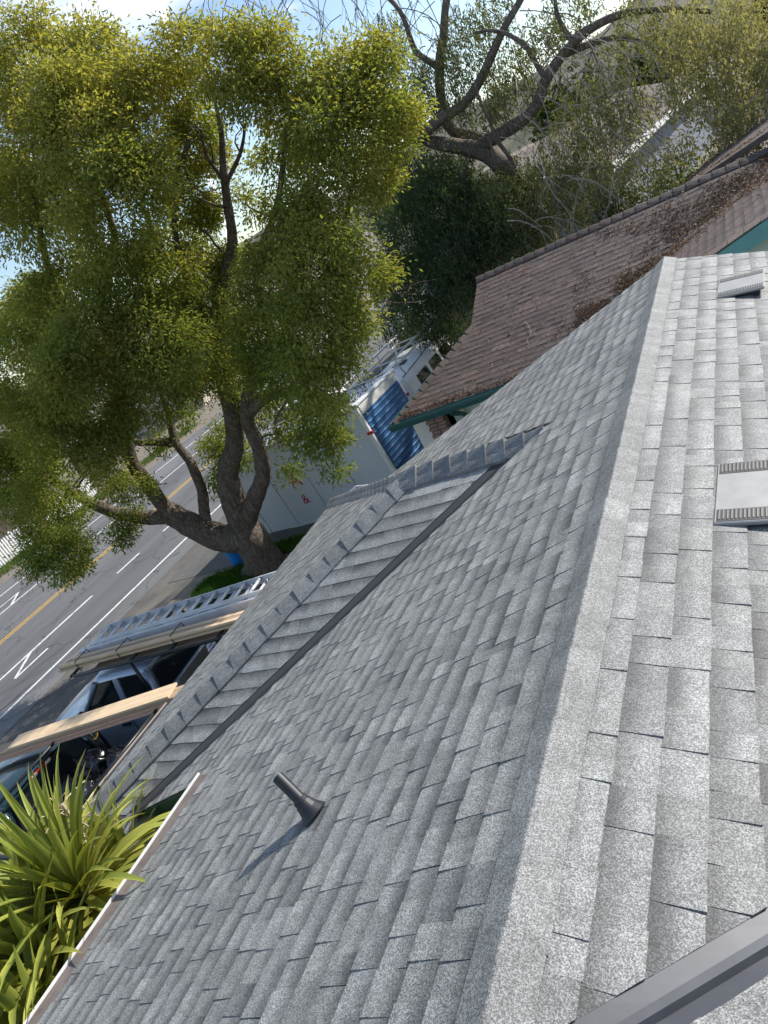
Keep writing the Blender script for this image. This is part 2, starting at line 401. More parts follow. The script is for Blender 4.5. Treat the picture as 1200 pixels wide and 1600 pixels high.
# ---------------------------------------------------------------- shingle engine
def clip(poly, a, b, c):                       # keep a*u + b*v <= c
    out = []
    for i in range(len(poly)):
        p, q = poly[i], poly[(i + 1) % len(poly)]
        dp = a * p[0] + b * p[1] - c; dq = a * q[0] + b * q[1] - c
        if dp <= 0: out.append(p)
        if (dp < 0 < dq) or (dq < 0 < dp):
            t_ = dp / (dp - dq); out.append((p[0] + (q[0] - p[0]) * t_, p[1] + (q[1] - p[1]) * t_))
    return out
def shingles(O, U, V, u0, u1, v0, v1, expo, clips, seed, wr=(.07, .185), lift=1.0, low=.0040):
    R = random.Random(seed); O = Vector(O); U = Vector(U).normalized(); V = Vector(V).normalized(); N = U.cross(V)
    if N.z < 0: N = -N
    out = []; vb = v0
    while vb < v1 - .02:
        vt = min(vb + expo * 1.10, v1); u = u0 - R.random() * .4; hi = R.random() < .5; course = R.uniform(-.10, .10)
        while u < u1:
            wd = R.uniform(*wr)
            if R.random() < .14: wd *= 1.5
            if not hi and R.random() < .3: wd *= .7
            jb = R.uniform(-.003, .003); sk = R.uniform(-.004, .004)
            poly = [(u, vb + jb), (u + wd, vb + jb + R.uniform(-.002, .002)), (u + wd + sk, vt), (u + sk, vt)]
            uc, vc = u + wd / 2, (vb + vt) / 2
            for cl in clips(uc, vc):
                poly = clip(poly, *cl)
                if len(poly) < 3: break
            if len(poly) >= 3:
                hb = ((.0088 if hi else low) + R.uniform(-.0008, .001)) * lift; ht = .0015
                top = []
                for (a, b) in poly:
                    f_ = max(0, min(1, (b - vb) / (vt - vb))); top.append(O + U * a + V * b + N * (hb + (ht - hb) * f_))
                base = [O + U * a + V * b - N * .001 for (a, b) in poly]
                uv = [((a - u) / wd, (b - vb) / (vt - vb)) for a, b in poly]
                tone = min(1, max(0, .48 + course + R.gauss(0, .17) + (.03 if hi else -.03)))
                band = R.uniform(.45, 1.0) if R.random() < .88 else .1
                out.append((top, base, uv, (tone, band, R.random() ** 2, 1), N))
            u += wd; hi = (not hi) if R.random() < .97 else hi
        vb += expo
    return out
def screen_area(top, N):
    c = sum(top, Vector()) / len(top); q = to_px(c)
    if q is None or not (-20 < q[0] < 1220 and -20 < q[1] < 1620): return 0
    d = c - CAMP; L = d.length
    A = 0
    for i in range(1, len(top) - 1): A += (top[i] - top[0]).cross(top[i + 1] - top[0]).length / 2
    return A * abs(N.dot(d / L)) / (L * L)
def shingle_mesh(name, tabs, mat, c):
    V = []; F = []; UV = []; T = []
    for top, base, uv, tone, N in tabs:
        k = len(V); n = len(top)
        V += [tuple(p - c) for p in top] + [tuple(p - c) for p in base]
        a = sum((top[i].cross(top[(i + 1) % n]) for i in range(n)), Vector()) .dot(N)
        order = list(range(n)) if a > 0 else list(range(n - 1, -1, -1))
        F.append([k + i for i in order]); UV += [uv[i] for i in order]
        for x in range(n):
            i, j = order[x], order[(x + 1) % n]
            F.append([k + j, k + i, k + n + i, k + n + j]); UV += [uv[j], uv[i], uv[i], uv[j]]
        T += [tone] * (2 * n)
    me = bpy.data.meshes.new(name); me.from_pydata(V, [], F)
    ul = me.uv_layers.new(name='UVMap'); ul.data.foreach_set('uv', np.array(UV, dtype=np.float32).ravel())
    ca = me.color_attributes.new('tone', 'FLOAT_COLOR', 'POINT'); ca.data.foreach_set('color', np.array(T, dtype=np.float32).ravel())
    me.materials.append(MT[mat]); return me
def place_shingles(house, fields, mat, nmax=300):
    # fields: list of (parent part, tabs). The largest in view are pieces of their own
    allt = [(screen_area(t[0], t[4]), fi, ti) for fi, (p, tabs) in enumerate(fields) for ti, t in enumerate(tabs)]
    allt.sort(reverse=True); big = {(b, c) for a, b, c in allt[:nmax] if a > 0}
    rest = []
    for fi, (par, tabs) in enumerate(fields):
        for ti, t_ in enumerate(tabs):
            if (fi, ti) in big:
                c = sum(t_[0], Vector()) / len(t_[0]); me = shingle_mesh('shingle', [t_], mat, c)
                o = bpy.data.objects.new('shingle', me); COL.objects.link(o); o.parent = par; o.location = c - Vector(house.location) - Vector(par.location)
            else: rest.append(t_)
    me = shingle_mesh('shingles', rest, mat, Vector(house.location))
    o = bpy.data.objects.new('shingles', me); COL.objects.link(o); o.parent = house; o['kind'] = 'stuff'
def cap_piece(house, name, P, Q, nl, nr, half, crown, thick, mat, R, over=.03, fold=False, edge=0.0):
    """one folded cap laid from P (upper/far end) to Q (butt end); nl/nr are the downhill side directions."""
    P = Vector(P); Q = Vector(Q); d = (Q - P).normalized(); up = Vector((0, 0, 1))
    prof = []
    for s_, nd in ((1, nl), (0.5, nl), (.03 if fold else .12, nl), (.03 if fold else .12, nr), (.5, nr), (1, nr)):
        prof.append((nd, s_))
    def ring(C, lift):
        out = []
        for nd, s_ in prof:
            nd = Vector(nd); out.append(C + nd * half * s_ + up * (lift * ((1.0 - s_ * .97 if fold else 1.0 if s_ < .2 else .72 if s_ < .7 else .10)) + .004 + edge))
        return out
    a = ring(P - d * over, crown * .75); b = ring(Q, crown + thick)
    a2 = [p - up * (.004 + edge) for p in a]; b2 = [p - up * (thick * 1.0 + .003 + edge) for p in b]
    V = a + b + a2 + b2; n = 6; F = []
    UV = []
    for i in range(n - 1): F.append((i, i + 1, n + i + 1, n + i)); UV += [(i / 5, .6), ((i + 1) / 5, .6), ((i + 1) / 5, 0), (i / 5, 0)]
    for i in range(n - 1): F.append((n + i, n + i + 1, 3 * n + i + 1, 3 * n + i)); UV += [(0, 0)] * 4
    F.append((0, n, 3 * n, 2 * n)); UV += [(0, 0)] * 4
    F.append((n - 1, 2 * n - 1, 4 * n - 1, 3 * n - 1)); UV += [(0, 0)] * 4
    c = (P + Q) / 2
    me = bpy.data.meshes.new(name); me.from_pydata([tuple(p - c) for p in V], [], F)
    me.uv_layers.new(name='UVMap').data.foreach_set('uv', np.array(UV, dtype=np.float32).ravel())
    tn = (min(1, max(0, .16 + R.gauss(0, .10))), R.uniform(0, .3), R.random() * .5, 1)
    ca = me.color_attributes.new('tone', 'FLOAT_COLOR', 'POINT'); ca.data.foreach_set('color', np.array([tn] * len(V), dtype=np.float32).ravel())
    bm = bmesh.new(); bm.from_mesh(me); bmesh.ops.recalc_face_normals(bm, faces=bm.faces); bm.to_mesh(me); bm.free()
    if sum(p.normal.z for p in me.polygons[:5]) < 0: me.flip_normals()
    me.materials.append(MT[mat])
    o = bpy.data.objects.new(name, me); COL.objects.link(o); o.parent = house; o.location = c - Vector(house.location); return o
def caps(house, name, P, Q, step, nl, nr, half, crown, thick, mat, seed, fold=False, edge=0.0):
    R = random.Random(seed); P = Vector(P); Q = Vector(Q); L = (Q - P).length; n = max(1, round(L / step)); side = (Q - P).normalized().cross(Vector((0, 0, 1)))
    for i in range(n):
        jt = 1.0 if edge else .25; j = side * R.uniform(-.006, .006) * jt
        cap_piece(house, name, P.lerp(Q, i / n) + j, P.lerp(Q, (i + 1) / n) + j, nl, nr, half * (1 + R.uniform(-.04, .05) * jt), crown * (1 + R.uniform(-.08, .1) * jt), thick, mat, R, fold=fold, edge=edge)

# ---------------------------------------------------------------- grey house
T3 = 1 / 3.; CA = 1 / math.sqrt(1 + T3 * T3); SA = T3 * CA
RX, RZ = -1.022, 4.32; YF = 8.227; EAVX = -4.35; YR = 2.6
WY, WZ = 5.332, 3.965; WX0 = -2.087; EX = -3.29; TCC = .417; KH = 1.05; SE = 3.3
TD = TCC / KH; DX = EX - KH * SE; DZ = WZ - TCC * SE
CC = 1 / math.sqrt(1 + TCC ** 2); SCc = TCC * CC; CD = 1 / math.sqrt(1 + TD ** 2); SD = TD * CD
grey = empty('grey_house', (-2, 3, 0), label='low house roofed in fresh grey granulated shingles, ridge running away from viewer', cat='house')
zA = lambda x: RZ + (x - RX) * T3
zB = lambda x: RZ - (x - RX) * T3
zC = lambda y: WZ - (WY - y) * TCC
YN = -2.0
def deck(poly, name='roof_slope', th=.10, mat='deck', house=grey, drop=.002):
    g = MB(); g.slab([Vector(p) - Vector((0, 0, drop)) for p in poly], th)
    return g.build(name, mat, house, world=True, loc=house.location)
vyn = lambda x: WY + (x - WX0) / 1.25      # near valley y at x
dA = deck([(RX, YN, RZ), (RX, YF, RZ), (DX, YF, zA(DX)), (DX, WY + (WX0 - DX) / 1.25 if WY + (WX0 - DX) / 1.25 < YF else YF, zA(DX)),
           (WX0 - 1.25 * (YF - WY), YF - .001, zA(WX0 - 1.25 * (YF - WY))), (WX0, WY, zA(WX0)), (-5.50, YR, zA(-5.5)), (EAVX, YR, zA(EAVX)), (EAVX, YN, zA(EAVX))])
dB = deck([(RX, .578, RZ), (RX, YF, RZ), (2.6, YF, zB(2.6)), (2.6, 4.2, zB(2.6))])
dG = deck([(RX, .578, RZ), (2.6, 4.2, RZ - (4.2 - .578) / 3), (4.5, 4.2, RZ - (4.2 - .578) / 3), (4.5, .578, RZ)])
dG2 = deck([(RX, .578, RZ), (4.5, .578, RZ), (4.5, -2.4, RZ - (2.978) / 3), (RX + 2.978, -2.4, RZ - 2.978 / 3)])
dB2 = deck([(RX, .578, RZ), (RX + 2.578, YN, zB(RX + 2.578)), (RX, YN, RZ)])
yC0 = WY - SE
dC = deck([(WX0, WY, WZ), (EX, WY, WZ), (DX, yC0, DZ), (-4.1, yC0, DZ), (-4.1, YR, zC(YR)), (-5.5, YR, zC(YR))], th=.08)
dD = deck([(EX, WY, WZ), (DX, yC0, DZ), (DX, WY + SE, DZ)], th=.08)
dF = deck([(WX0, WY, WZ), (EX, WY, WZ), (DX, WY + SE, DZ), (WX0 - 1.25 * SE, WY + SE, DZ)], th=.08)
EXPO = .143
VE = (EAVX - RX) / CA
def clA(u, v):
    x = RX + v * CA; L = []
    if u < YR and v > VE - .02: L.append((0, -1, -(VE - .02)))
    elif u < YR + .3 and v < VE: L.append((-1, 0, -YR)) if u > YR - .12 else L.append((0, 1, -99))
    if u > YR:
        if u < WY: L.append((1.25, -CA, RX - WX0 + 1.25 * WY - .13))
        else: L.append((-1.25, -CA, RX - WX0 - 1.25 * WY - .30))
    L.append((1, 0, YF)); L.append((0, 1, -.015)); return L
tA = shingles((RX, 0, RZ), (0, 1, 0), (CA, 0, SA), YN, YF, VE - .02 - 14 * EXPO, 0, EXPO, clA, 1)
def clB(u, v):
    return [(1, 0, YF), (0, 1, -.015), (-1, -CA, 1.70 - .0 + RX * -1 - .0 - 0)] if False else [(1, 0, YF), (0, 1, -.015), (-1, -CA, -(1.70 + RX))]
VB0 = -.492 - 24 * EXPO
tB = shingles((RX, 0, RZ), (0, 1, 0), (-CA, 0, SA), 0, YF, VB0, 0, EXPO, clB, 2, wr=(.08, .22))
def clG(u, v):
    return [(-1, -CA, 1.50 - .578), (0, 1, -.01)]
tG = shingles((0, .578, RZ), (1, 0, 0), (0, -CA, SA), RX, 3.0, -24 * EXPO, 0, EXPO, clG, 3)
def clC(u, v):
    y = WY + v * CC
    L = [(-1, KH * CC, -EX)]                               # right of the near hip
    if y > YR + .0: L.append((1, -1.25 * CC, WX0 - .12))
    else: L.append((1, 0, -4.15))
    L.append((0, 1, -.01)); return L
LC = SE / CC
tC = shingles((0, WY, WZ), (1, 0, 0), (0, CC, SCc), DX - .1, -2.0, -LC, 0, .150, clC, 4, wr=(.10, .24), lift=.55, low=.0070)
def clD(u, v):
    k = CD / KH
    return [(1, k, WY), (-1, k, -WY)]
LD = KH * SE / CD
tD = shingles((EX, 0, WZ), (0, 1, 0), (CD, 0, SD), yC0, WY + SE, -LD, 0, EXPO, clD, 5)
tG2 = shingles((0, .578, RZ), (1, 0, 0), (0, CA, SA), RX, 4.5, -2.978 / CA, 0, EXPO, lambda u, v: [(-1, -CA, -RX - .06), (0, 1, -.01)], 6)
tB2 = shingles((RX, 0, RZ), (0, 1, 0), (-CA, 0, SA), YN, .578, -2.578 / CA, 0, EXPO, lambda u, v: [(1, -CA, .578 - .06), (0, 1, -.01), (-1, 0, -YN)], 7)
tF = shingles((0, WY, WZ), (-1, 0, 0), (0, -CC, SCc), -WX0, -DX + .1, -LC, 0, .150, lambda u, v: [(1, KH * CC, -EX), (-1, -1.25 * CC, WX0 - .10), (0, 1, -.01)], 8, wr=(.16, .34))
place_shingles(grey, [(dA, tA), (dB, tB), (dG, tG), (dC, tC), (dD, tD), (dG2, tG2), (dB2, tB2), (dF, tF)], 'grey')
# ridge and hip caps
caps(grey, 'ridge_cap', (RX, -.3, RZ + .004), (RX, YF + .02, RZ + .004), .19, (-1, 0, -T3), (1, 0, -T3), .108, .022, .0030, 'greycap', 21, True)
caps(grey, 'ridge_cap', (RX + .12, .578, RZ), (4.4, .578, RZ), .19, (0, -1, -T3), (0, 1, -T3), .12, .03, .006, 'greycap', 22)
caps(grey, 'ridge_cap', (EX - .02, WY, WZ + .006), (WX0 + .18, WY, WZ + .006), .185, (0, -1, -TCC), (0, 1, -TCC), .15, .046, .026, 'greycap', 23, True, .012)
hd = Vector((-KH, -1, -TCC)).normalized(); hn = Vector((1, -KH, 0)).normalized()
nl = Vector((hn.x, hn.y, -(.31))); nr = Vector((-hn.x, -hn.y, -.31))
caps(grey, 'hip_cap', (EX, WY, WZ), (DX - .03, yC0 - .03, DZ), .205, nl, nr, .155, .040, .012, 'greycap', 24, True, .010)
hn2 = Vector((-1, -KH, 0)).normalized()
caps(grey, 'hip_cap', (EX, WY, WZ), (DX - .03, WY + SE + .03, DZ), .205, (hn2.x, hn2.y, -.31), (-hn2.x, -hn2.y, -.31), .15, .045, .02, 'greycap', 25, True)
# valley metal
def vstrip(P, Q, sideA, sideB, wa, wb, mat, rib=.0, h=.004, n=1):
    P, Q = Vector(P), Vector(Q); sideA, sideB = Vector(sideA), Vector(sideB); up = Vector((0, 0, 1))
    g = MB(); k = 40; rings = []
    for i in range(k):
        C = P.lerp(Q, i / (k - 1)); wob = lambda s_: .0030 * noise.noise(C * 4.5 + Vector((s_ * 3.7, 0, 0))) + .0035 * max(0, noise.noise(C * 9 + Vector((0, s_ * 2.1, 0))) - .25)
        rings.append([C + sideA * wa + up * (h + wob(1)), C + sideA * .022 + up * (h + wob(2)), C + sideA * .012 + up * (h + rib), C + sideB * .012 + up * (h + rib), C + sideB * .022 + up * (h + wob(3)), C + sideB * wb + up * (h + wob(4))])
    g.loft(rings, closed=False, caps=False); return g.build('valley_flashing', mat, grey, world=True, loc=grey.location)
s45 = Vector((-1, 1, T3)).normalized(); s45 = Vector((-.7071, .7071, .7071 * T3)); s45b = Vector((.7071, -.7071, .7071 * T3))
vstrip((RX, .578, RZ - .0), (2.6, 4.2, zB(2.6)), s45, s45b, .085, .085, 'valley', .020, .001)
vn = Vector((1, -1.25, 0)).normalized()
vstrip((WX0 + .02, WY - .0, WZ + .002), (-5.53, WY + (-5.53 - WX0) / 1.25, zA(-5.53) + .0), (vn.x, vn.y, T3 * vn.x), (-vn.x, -vn.y, TCC * -vn.y * -1), .088, .085, 'darkmetal', .004, .005)
vf = Vector((1, 1.25, 0)).normalized()
vstrip((WX0 + .02, WY + .02, WZ), (WX0 - 1.25 * 2.88, WY + 2.88, zA(WX0 - 1.25 * 2.88)), (vf.x, vf.y, T3 * vf.x), (-vf.x, -vf.y, TCC * vf.y), .20, .10, 'darkmetal', .012, .006)
# gutters: white lip, dirty trough
def gutter(P, Q, out, mat, w_=.11, lipmat=None):
    P, Q, out = Vector(P), Vector(Q), Vector(out); up = Vector((0, 0, 1))
    prof = [(0.0, -.01), (.0, -.11), (w_ * .75, -.11), (w_, -.035), (w_, .006), (w_ - .007, .006), (w_ - .008, -.03), (w_ * .7, -.075), (.012, -.075), (.012, -.01)]
    g = MB(); g.loft([[P + out * a + up * b for a, b in prof], [Q + out * a + up * b for a, b in prof]])
    o = g.build('gutter', mat, grey, world=True, loc=grey.location)
    g = MB(); g.loft([[C + out * a + up * b for a, b in ((.013, -.004), (w_ - .010, -.010), (w_ - .03, -.07), (.02, -.07))] for C in (P.lerp(Q, .002), P.lerp(Q, .998))])
    g.build('gutter_silt', lipmat, o, loc=(0, 0, 0), world=False)
    o2 = o.children[0]; o2.location = -Vector(grey.location)
    return o
MT['silt'] = simple('gutter_silt', (0.15, 0.125, 0.11), 0.9, var=.3, scale=12)
gutter((EAVX - .0, YN, zA(EAVX) + .005), (EAVX - .0, YR + .05, zA(EAVX) + .005), (-1, 0, 0), 'white', .125, 'silt')
MT['tan'] = simple('tan_gutter', (0.42, 0.36, 0.31), 0.5)
gutter((DX, at_z(DZ, 158, 1225).y, DZ - .02), (DX, at_z(DZ, 262, 1095).y, DZ - .02), (-1, 0, 0), 'tan', .13, 'black')
# rake boards, walls
g = MB(); g.box((-4.95, YR + .0, zA(-4.95) - .10), (1.22, .03, .17), rotm(0, -math.atan(T3), 0)); g.build('rake_board', 'teal', grey, world=True, loc=grey.location)
g = MB(); g.slab([(RX, YF + .012, RZ - .01), (DX, YF + .012, zA(DX) - .01), (DX, YF + .012, zA(DX) - .18), (RX, YF + .012, RZ - .18)], .03, Vector((0, -1, 0))); g.build('rake_board', 'white', grey, world=True, loc=grey.location)
g = MB(); g.slab([(RX, YF + .012, RZ - .01), (2.6, YF + .012, zB(2.6) - .01), (2.6, YF + .012, zB(2.6) - .18), (RX, YF + .012, RZ - .18)], .03, Vector((0, -1, 0))); g.build('rake_board', 'white', grey, world=True, loc=grey.location)
def wallp(poly, th, n, mat='wall', house=grey):
    g = MB(); g.slab(poly, th, Vector(n)); return g.build('wall', mat, house, world=True, loc=house.location)
wallp([(-3.95, YN + .3, 0), (-3.95, 7.9, 0), (-3.95, 7.9, zA(-3.95) - .12), (-3.95, YN + .3, zA(-3.95) - .12)], .15, (-1, 0, 0))
wallp([(-3.95, 7.9, 0), (2.2, 7.9, 0), (2.2, 7.9, zB(2.2) - .12), (RX, 7.9, RZ - .13), (-3.95, 7.9, zA(-3.95) - .12)], .15, (0, 1, 0))
wallp([(2.2, 4.2, 0), (2.2, 7.9, 0), (2.2, 7.9, zB(2.2) - .12), (2.2, 4.2, zB(2.2) - .12)], .15, (1, 0, 0))
wallp([(-4.0, yC0 + .45, 0), (DX + .45, yC0 + .45, 0), (DX + .45, yC0 + .45, DZ + .08), (-4.0, yC0 + .45, DZ + .08)], .15, (0, -1, 0))
wallp([(DX + .45, yC0 + .45, 0), (DX + .45, WY + SE - .45, 0), (DX + .45, WY + SE - .45, DZ + .08), (DX + .45, yC0 + .45, DZ + .08)], .15, (-1, 0, 0))
wallp([(DX + .45, WY + SE - .45, 0), (-4.0, WY + SE - .45, 0), (-4.0, WY + SE - .45, DZ + .08), (DX + .45, WY + SE - .45, DZ + .08)], .15, (0, 1, 0))
g = MB(); g.box((-5.4, yC0 + .22, DZ - .05), (2.6, .44, .02)); g.build('soffit', 'teal', grey, world=True, loc=grey.location)
g = MB(); g.slab([(-4.2, YR + .25, 2.2), (-5.4, YR + .25, 2.2), (-5.4, YR + .25, zA(-5.4) - .12), (-4.2, YR + .25, zA(-4.2) - .12)], .06, Vector((0, -1, 0))); g.build('wall', 'wall', grey, world=True, loc=grey.location)
# plumbing vent with boot flashing
pb = Vector((-2.436, 1.785, zA(-2.436))); pd = Vector((-.185, .085, .165)).normalized(); nA = Vector((-SA, 0, CA))
g = MB(); g.lathe(pb, pd, [(.0, .031), (.262, .031), (.264, .025), (.18, .024)], 24); vp = g.build('vent_pipe', 'pipe', grey, world=True, loc=pb, smooth=False)
g = MB(); g.lathe(pb - nA * .005, (pd + nA).normalized(), [(.004, .078), (.010, .072), (.045, .052), (.085, .042), (.087, .038), (.108, .038), (.110, .032)], 28)
g.build('pipe_boot', 'pipe', vp, loc=pb).location = (0, 0, 0)
# low box vents on the right-hand slope
Bn = Vector((SA, 0, CA)); Bd = Vector((CA, 0, -SA))
def roof_vent(x0, y0, wx, wy, yaw):
    base = Vector((x0, y0, zB(x0))); U = (Vector((0, 1, 0)) * math.cos(yaw) + Bd * math.sin(yaw)).normalized(); D = (Bd * math.cos(yaw) - Vector((0, 1, 0)) * math.sin(yaw)).normalized()
    def P(a, b, c): return base + D * a + U * b + Bn * c
    h0, h1 = .012, .085
    hh = lambda a: h0 + (h1 - h0) * min(1, a / wx)
    g = MB(); rings = []
    for a in (0, .03, wx * .5, wx - .02, wx):
        z = hh(a); e = .0
        rings.append([P(a, 0, .008), P(a, 0, z - .02), P(a, .022, z), P(a, wy - .022, z), P(a, wy, z - .02), P(a, wy, .008)])
    g.loft([[P(a, .03, .008), P(a, .03, hh(a) - .02), P(a, wy - .03, hh(a) - .02), P(a, wy - .03, .008)] for a in (.03, wx - .03)]); v_ = g.build('roof_vent', 'black', grey, world=True, loc=base)  # recessed body coloured black: carries the shadow under the top plate
    g = MB(); g.loft([[P(a, 0, hh(a) - .022), P(a, 0, hh(a) - .006), P(a, .010, hh(a)), P(a, wy - .010, hh(a)), P(a, wy, hh(a) - .006), P(a, wy, hh(a) - .022), P(a, wy - .01, hh(a) - .018), P(a, .01, hh(a) - .018)] for a in (0, wx * .35, wx * .7, wx)])
    tp_ = g.build('top_plate', 'galv', v_, loc=base, bevel=.003); tp_.location = (0, 0, 0)
    for side in (0, 1):
        g = MB(); b0 = .018 if side == 0 else wy - .018 - .10; n = int(wx / .0185)
        for i in range(n):
            a = .012 + i * (wx - .03) / n; z = hh(a) + .001
            wv = (wx - .03) / n * .90
            if i == 0: g.slab([P(.008, b0 - .003, hh(.008) + .0022), P(wx - .012, b0 - .003, hh(wx - .012) + .0022), P(wx - .012, b0 + .103, hh(wx - .012) + .0022), P(.008, b0 + .103, hh(.008) + .0022)], .0015, Bn)
            q = [P(a, b0, z), P(a + wv, b0, z + .001), P(a + wv, b0 + .10, z + .001), P(a, b0 + .10, z)]
            t_ = [P(a + wv * .3, b0 + .012, z + .0065), P(a + wv * .8, b0 + .012, z + .0065), P(a + wv * .8, b0 + .088, z + .0065), P(a + wv * .3, b0 + .088, z + .0065)]
            g.add(q + t_, [(4, 5, 6, 7), (0, 1, 5, 4), (1, 2, 6, 5), (2, 3, 7, 6), (3, 0, 4, 7)])
        lo = g.build('louvre_strip', 'ventdark', v_, loc=base); lo.location = (0, 0, 0)
MT['ventdark'] = simple('vent_louvre', (0.085, 0.083, 0.08), 0.5, .3)
roof_vent(-.552, 3.14, .46, .60, 0.03)
roof_vent(-.556, 6.74, .36, .55, 0.04)

# ---------------------------------------------------------------- brown house next door
brown = empty('brown_house', (-3, 14.8, 0), label='neighbouring house with weathered brown shingle roof littered with dead leaves and dark teal gutter', cat='house')
TB = .417; BY0, BZ0, BYR = 11.57, 2.6, 14.85; BZR = BZ0 + (BYR - BY0) * TB
BX0 = -6.78; HT = Vector((-5.32, 13.44, BZ0 + (13.44 - BY0) * TB)); GX = -5.33
zN = lambda y: BZ0 + (y - BY0) * TB
CBc = 1 / math.sqrt(1 + TB * TB); SBc = TB * CBc
def bdeck(poly, th=.10, mat='deck'): return deck(poly, 'roof_slope', th, mat, brown)
bN = bdeck([(BX0, BY0, BZ0), (4.5, BY0, BZ0), (4.5, BYR, BZR), (GX, BYR, BZR), HT])
HB = Vector((HT.x, 2 * BYR - HT.y, HT.z)); BYB = 2 * BYR - BY0
bL = bdeck([(BX0, BY0, BZ0), HT, HB, (BX0, BYB, BZ0)])
bdeck([(GX, BYR, BZR), (4.5, BYR, BZR), (4.5, BYB, BZ0), (BX0, BYB, BZ0), HB], mat='brownflat') if False else None
MT['brownflat'] = simple('brown_roofing', (0.10, 0.078, 0.068), 0.9, var=.25, scale=9, bump=.6)
bdeck([(GX, BYR, BZR), (-2.6, BYR, BZR), (-2.6, BYB, BZ0), (BX0, BYB, BZ0), HB], mat='brownflat')
g = MB(); g.slab([HT, (GX, BYR, BZR), HB], .05, Vector((-1, 0, 0))); g.build('gablet', 'teal', brown, world=True, loc=brown.location)
hk = (HT.x - BX0) / (HT.y - BY0)
GT = .284; GZ0 = 3.536; GX0 = -.753; GYE = 11.0; GRX = 1.6
zGb = lambda x: GZ0 + GT * (x - GX0)
def clN(u, v):
    y = BY0 + v * CBc; L = [(0, 1, (BYR - BY0) / CBc - .01)]
    if y < HT.y: L.append((-1, hk * CBc, -BX0))
    else: L.append((-1, 0, -GX))
    # below the cross gable
    L.append((GT, -TB * CBc, -(GZ0 - GT * GX0) + BZ0 + .02)) if u > -4.2 else None
    return L
tN = shingles((0, BY0, BZ0), (1, 0, 0), (0, CBc, SBc), BX0 - .1, 4.5, 0, (BYR - BY0) / CBc, .143, clN, 31, wr=(.13, .34), lift=.75)
dxh = HT.x - BX0; TL = (HT.z - BZ0) / dxh; CL = 1 / math.sqrt(1 + TL * TL); SLn = TL * CL
def clL(u, v):
    k = CL / hk
    return [(-1, k, -BY0), (1, k, BYB)]
tL = shingles((BX0, 0, BZ0), (0, 1, 0), (CL, 0, SLn), BY0, BYB, 0, dxh / CL, .143, clL, 32, wr=(.13, .34), lift=.75)
# cross gable on the right
CG = 1 / math.sqrt(1 + GT * GT)
bG = bdeck([(-4.05, GYE, zGb(-4.05)), (GRX, GYE, zGb(GRX)), (GRX, BY0 + (zGb(GRX) - BZ0) / TB, zGb(GRX)), (-4.05, BY0, BZ0)], .08)
bdeck([(GRX, GYE, zGb(GRX)), (5.5, GYE, zGb(GRX) - GT * 3.9), (5.5, 13.5, zGb(GRX) - GT * 3.9), (GRX, 15, zGb(GRX))], .08, 'brownflat')
def clGb(u, v):
    x = -4.05 + v * CG; return [(-1, 0, -GYE), (1, -GT * CG / TB, BY0 + (zGb(-4.05) - BZ0) / TB)]
tGb = shingles((-4.05, 0, zGb(-4.05)), (0, 1, 0), (CG, 0, GT * CG), GYE, 15.4, 0, (GRX + 4.05) / CG, .143, clGb, 33, wr=(.13, .34), lift=.75)
# rear wing behind the ridge
RW = [Vector(p) for p in ((-1.55, 15.0, 3.86), (-.66, 22.2, 3.45), (5, 22.2, 5.0), (5, 15.0, 5.4))]
bR = bdeck([RW[0], RW[1], (5, 22.2, 4.9), (5, 15.0, 5.2)], .10, 'brownflat')
bR2 = bdeck([(-.66, 22.2, 3.5), (6, 22.2, 3.5), (6, 24.1, 4.32), (-.95, 24.0, 4.32)], .10)
c2 = Vector((0, 1.85, .82)).normalized()
tR2 = shingles((0, 22.2, 3.5), (1, 0, 0), c2, -.9, 4, 0, 2.02, .16, lambda u, v: [(-1, -.12, .70)], 34, wr=(.2, .5), lift=1.6)
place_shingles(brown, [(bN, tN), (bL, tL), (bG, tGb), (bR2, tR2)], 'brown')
caps(brown, 'ridge_cap', (4.4, BYR, BZR + .01), (GX - .02, BYR, BZR + .01), .22, (0, -1, -TB), (0, 1, -TB), .13, .035, .012, 'brown', 41)
hdir = (HT - Vector((BX0, BY0, BZ0))); hs = Vector((hdir.y, -hdir.x, 0)).normalized()
caps(brown, 'hip_cap', HT, (BX0 - .02, BY0 - .02, BZ0), .205, (hs.x, hs.y, -.30), (-hs.x, -hs.y, -.30), .13, .03, .016, 'brown', 42, True)
caps(brown, 'hip_cap', HB, (BX0 - .02, BYB + .02, BZ0), .30, (-hs.x, hs.y, -.30), (hs.x, -hs.y, -.30), .13, .04, .02, 'brown', 43)
# starter course and barge board on the gable edge
g_ = (Vector((GRX, GYE, zGb(GRX))) - Vector((-4.05, GYE, zGb(-4.05))))
R44 = random.Random(44)
for i in range(26):
    a = Vector((-4.05, GYE, zGb(-4.05))) + g_ * (i / 26); b = Vector((-4.05, GYE, zGb(-4.05))) + g_ * ((i + .97) / 26)
    n_ = Vector((-GT, 0, 1)).normalized(); f_ = Vector((0, .26, 0)); s_ = Vector((0, -.05, 0)); up = n_ * R44.uniform(.020, .028)
    sv_ = [a + s_ + up, b + s_ + up, b + f_ + up, a + f_ + up]
    t_ = (sv_, [p - n_ * .016 for p in sv_], [(0, 0), (1, 0), (1, .6), (0, .6)], (R44.uniform(.5, 1), .1, R44.random(), 1), n_)
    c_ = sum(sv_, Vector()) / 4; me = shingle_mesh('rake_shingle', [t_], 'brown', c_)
    o = bpy.data.objects.new('rake_shingle', me); COL.objects.link(o); o.parent = brown; o.location = c_ - Vector(brown.location)
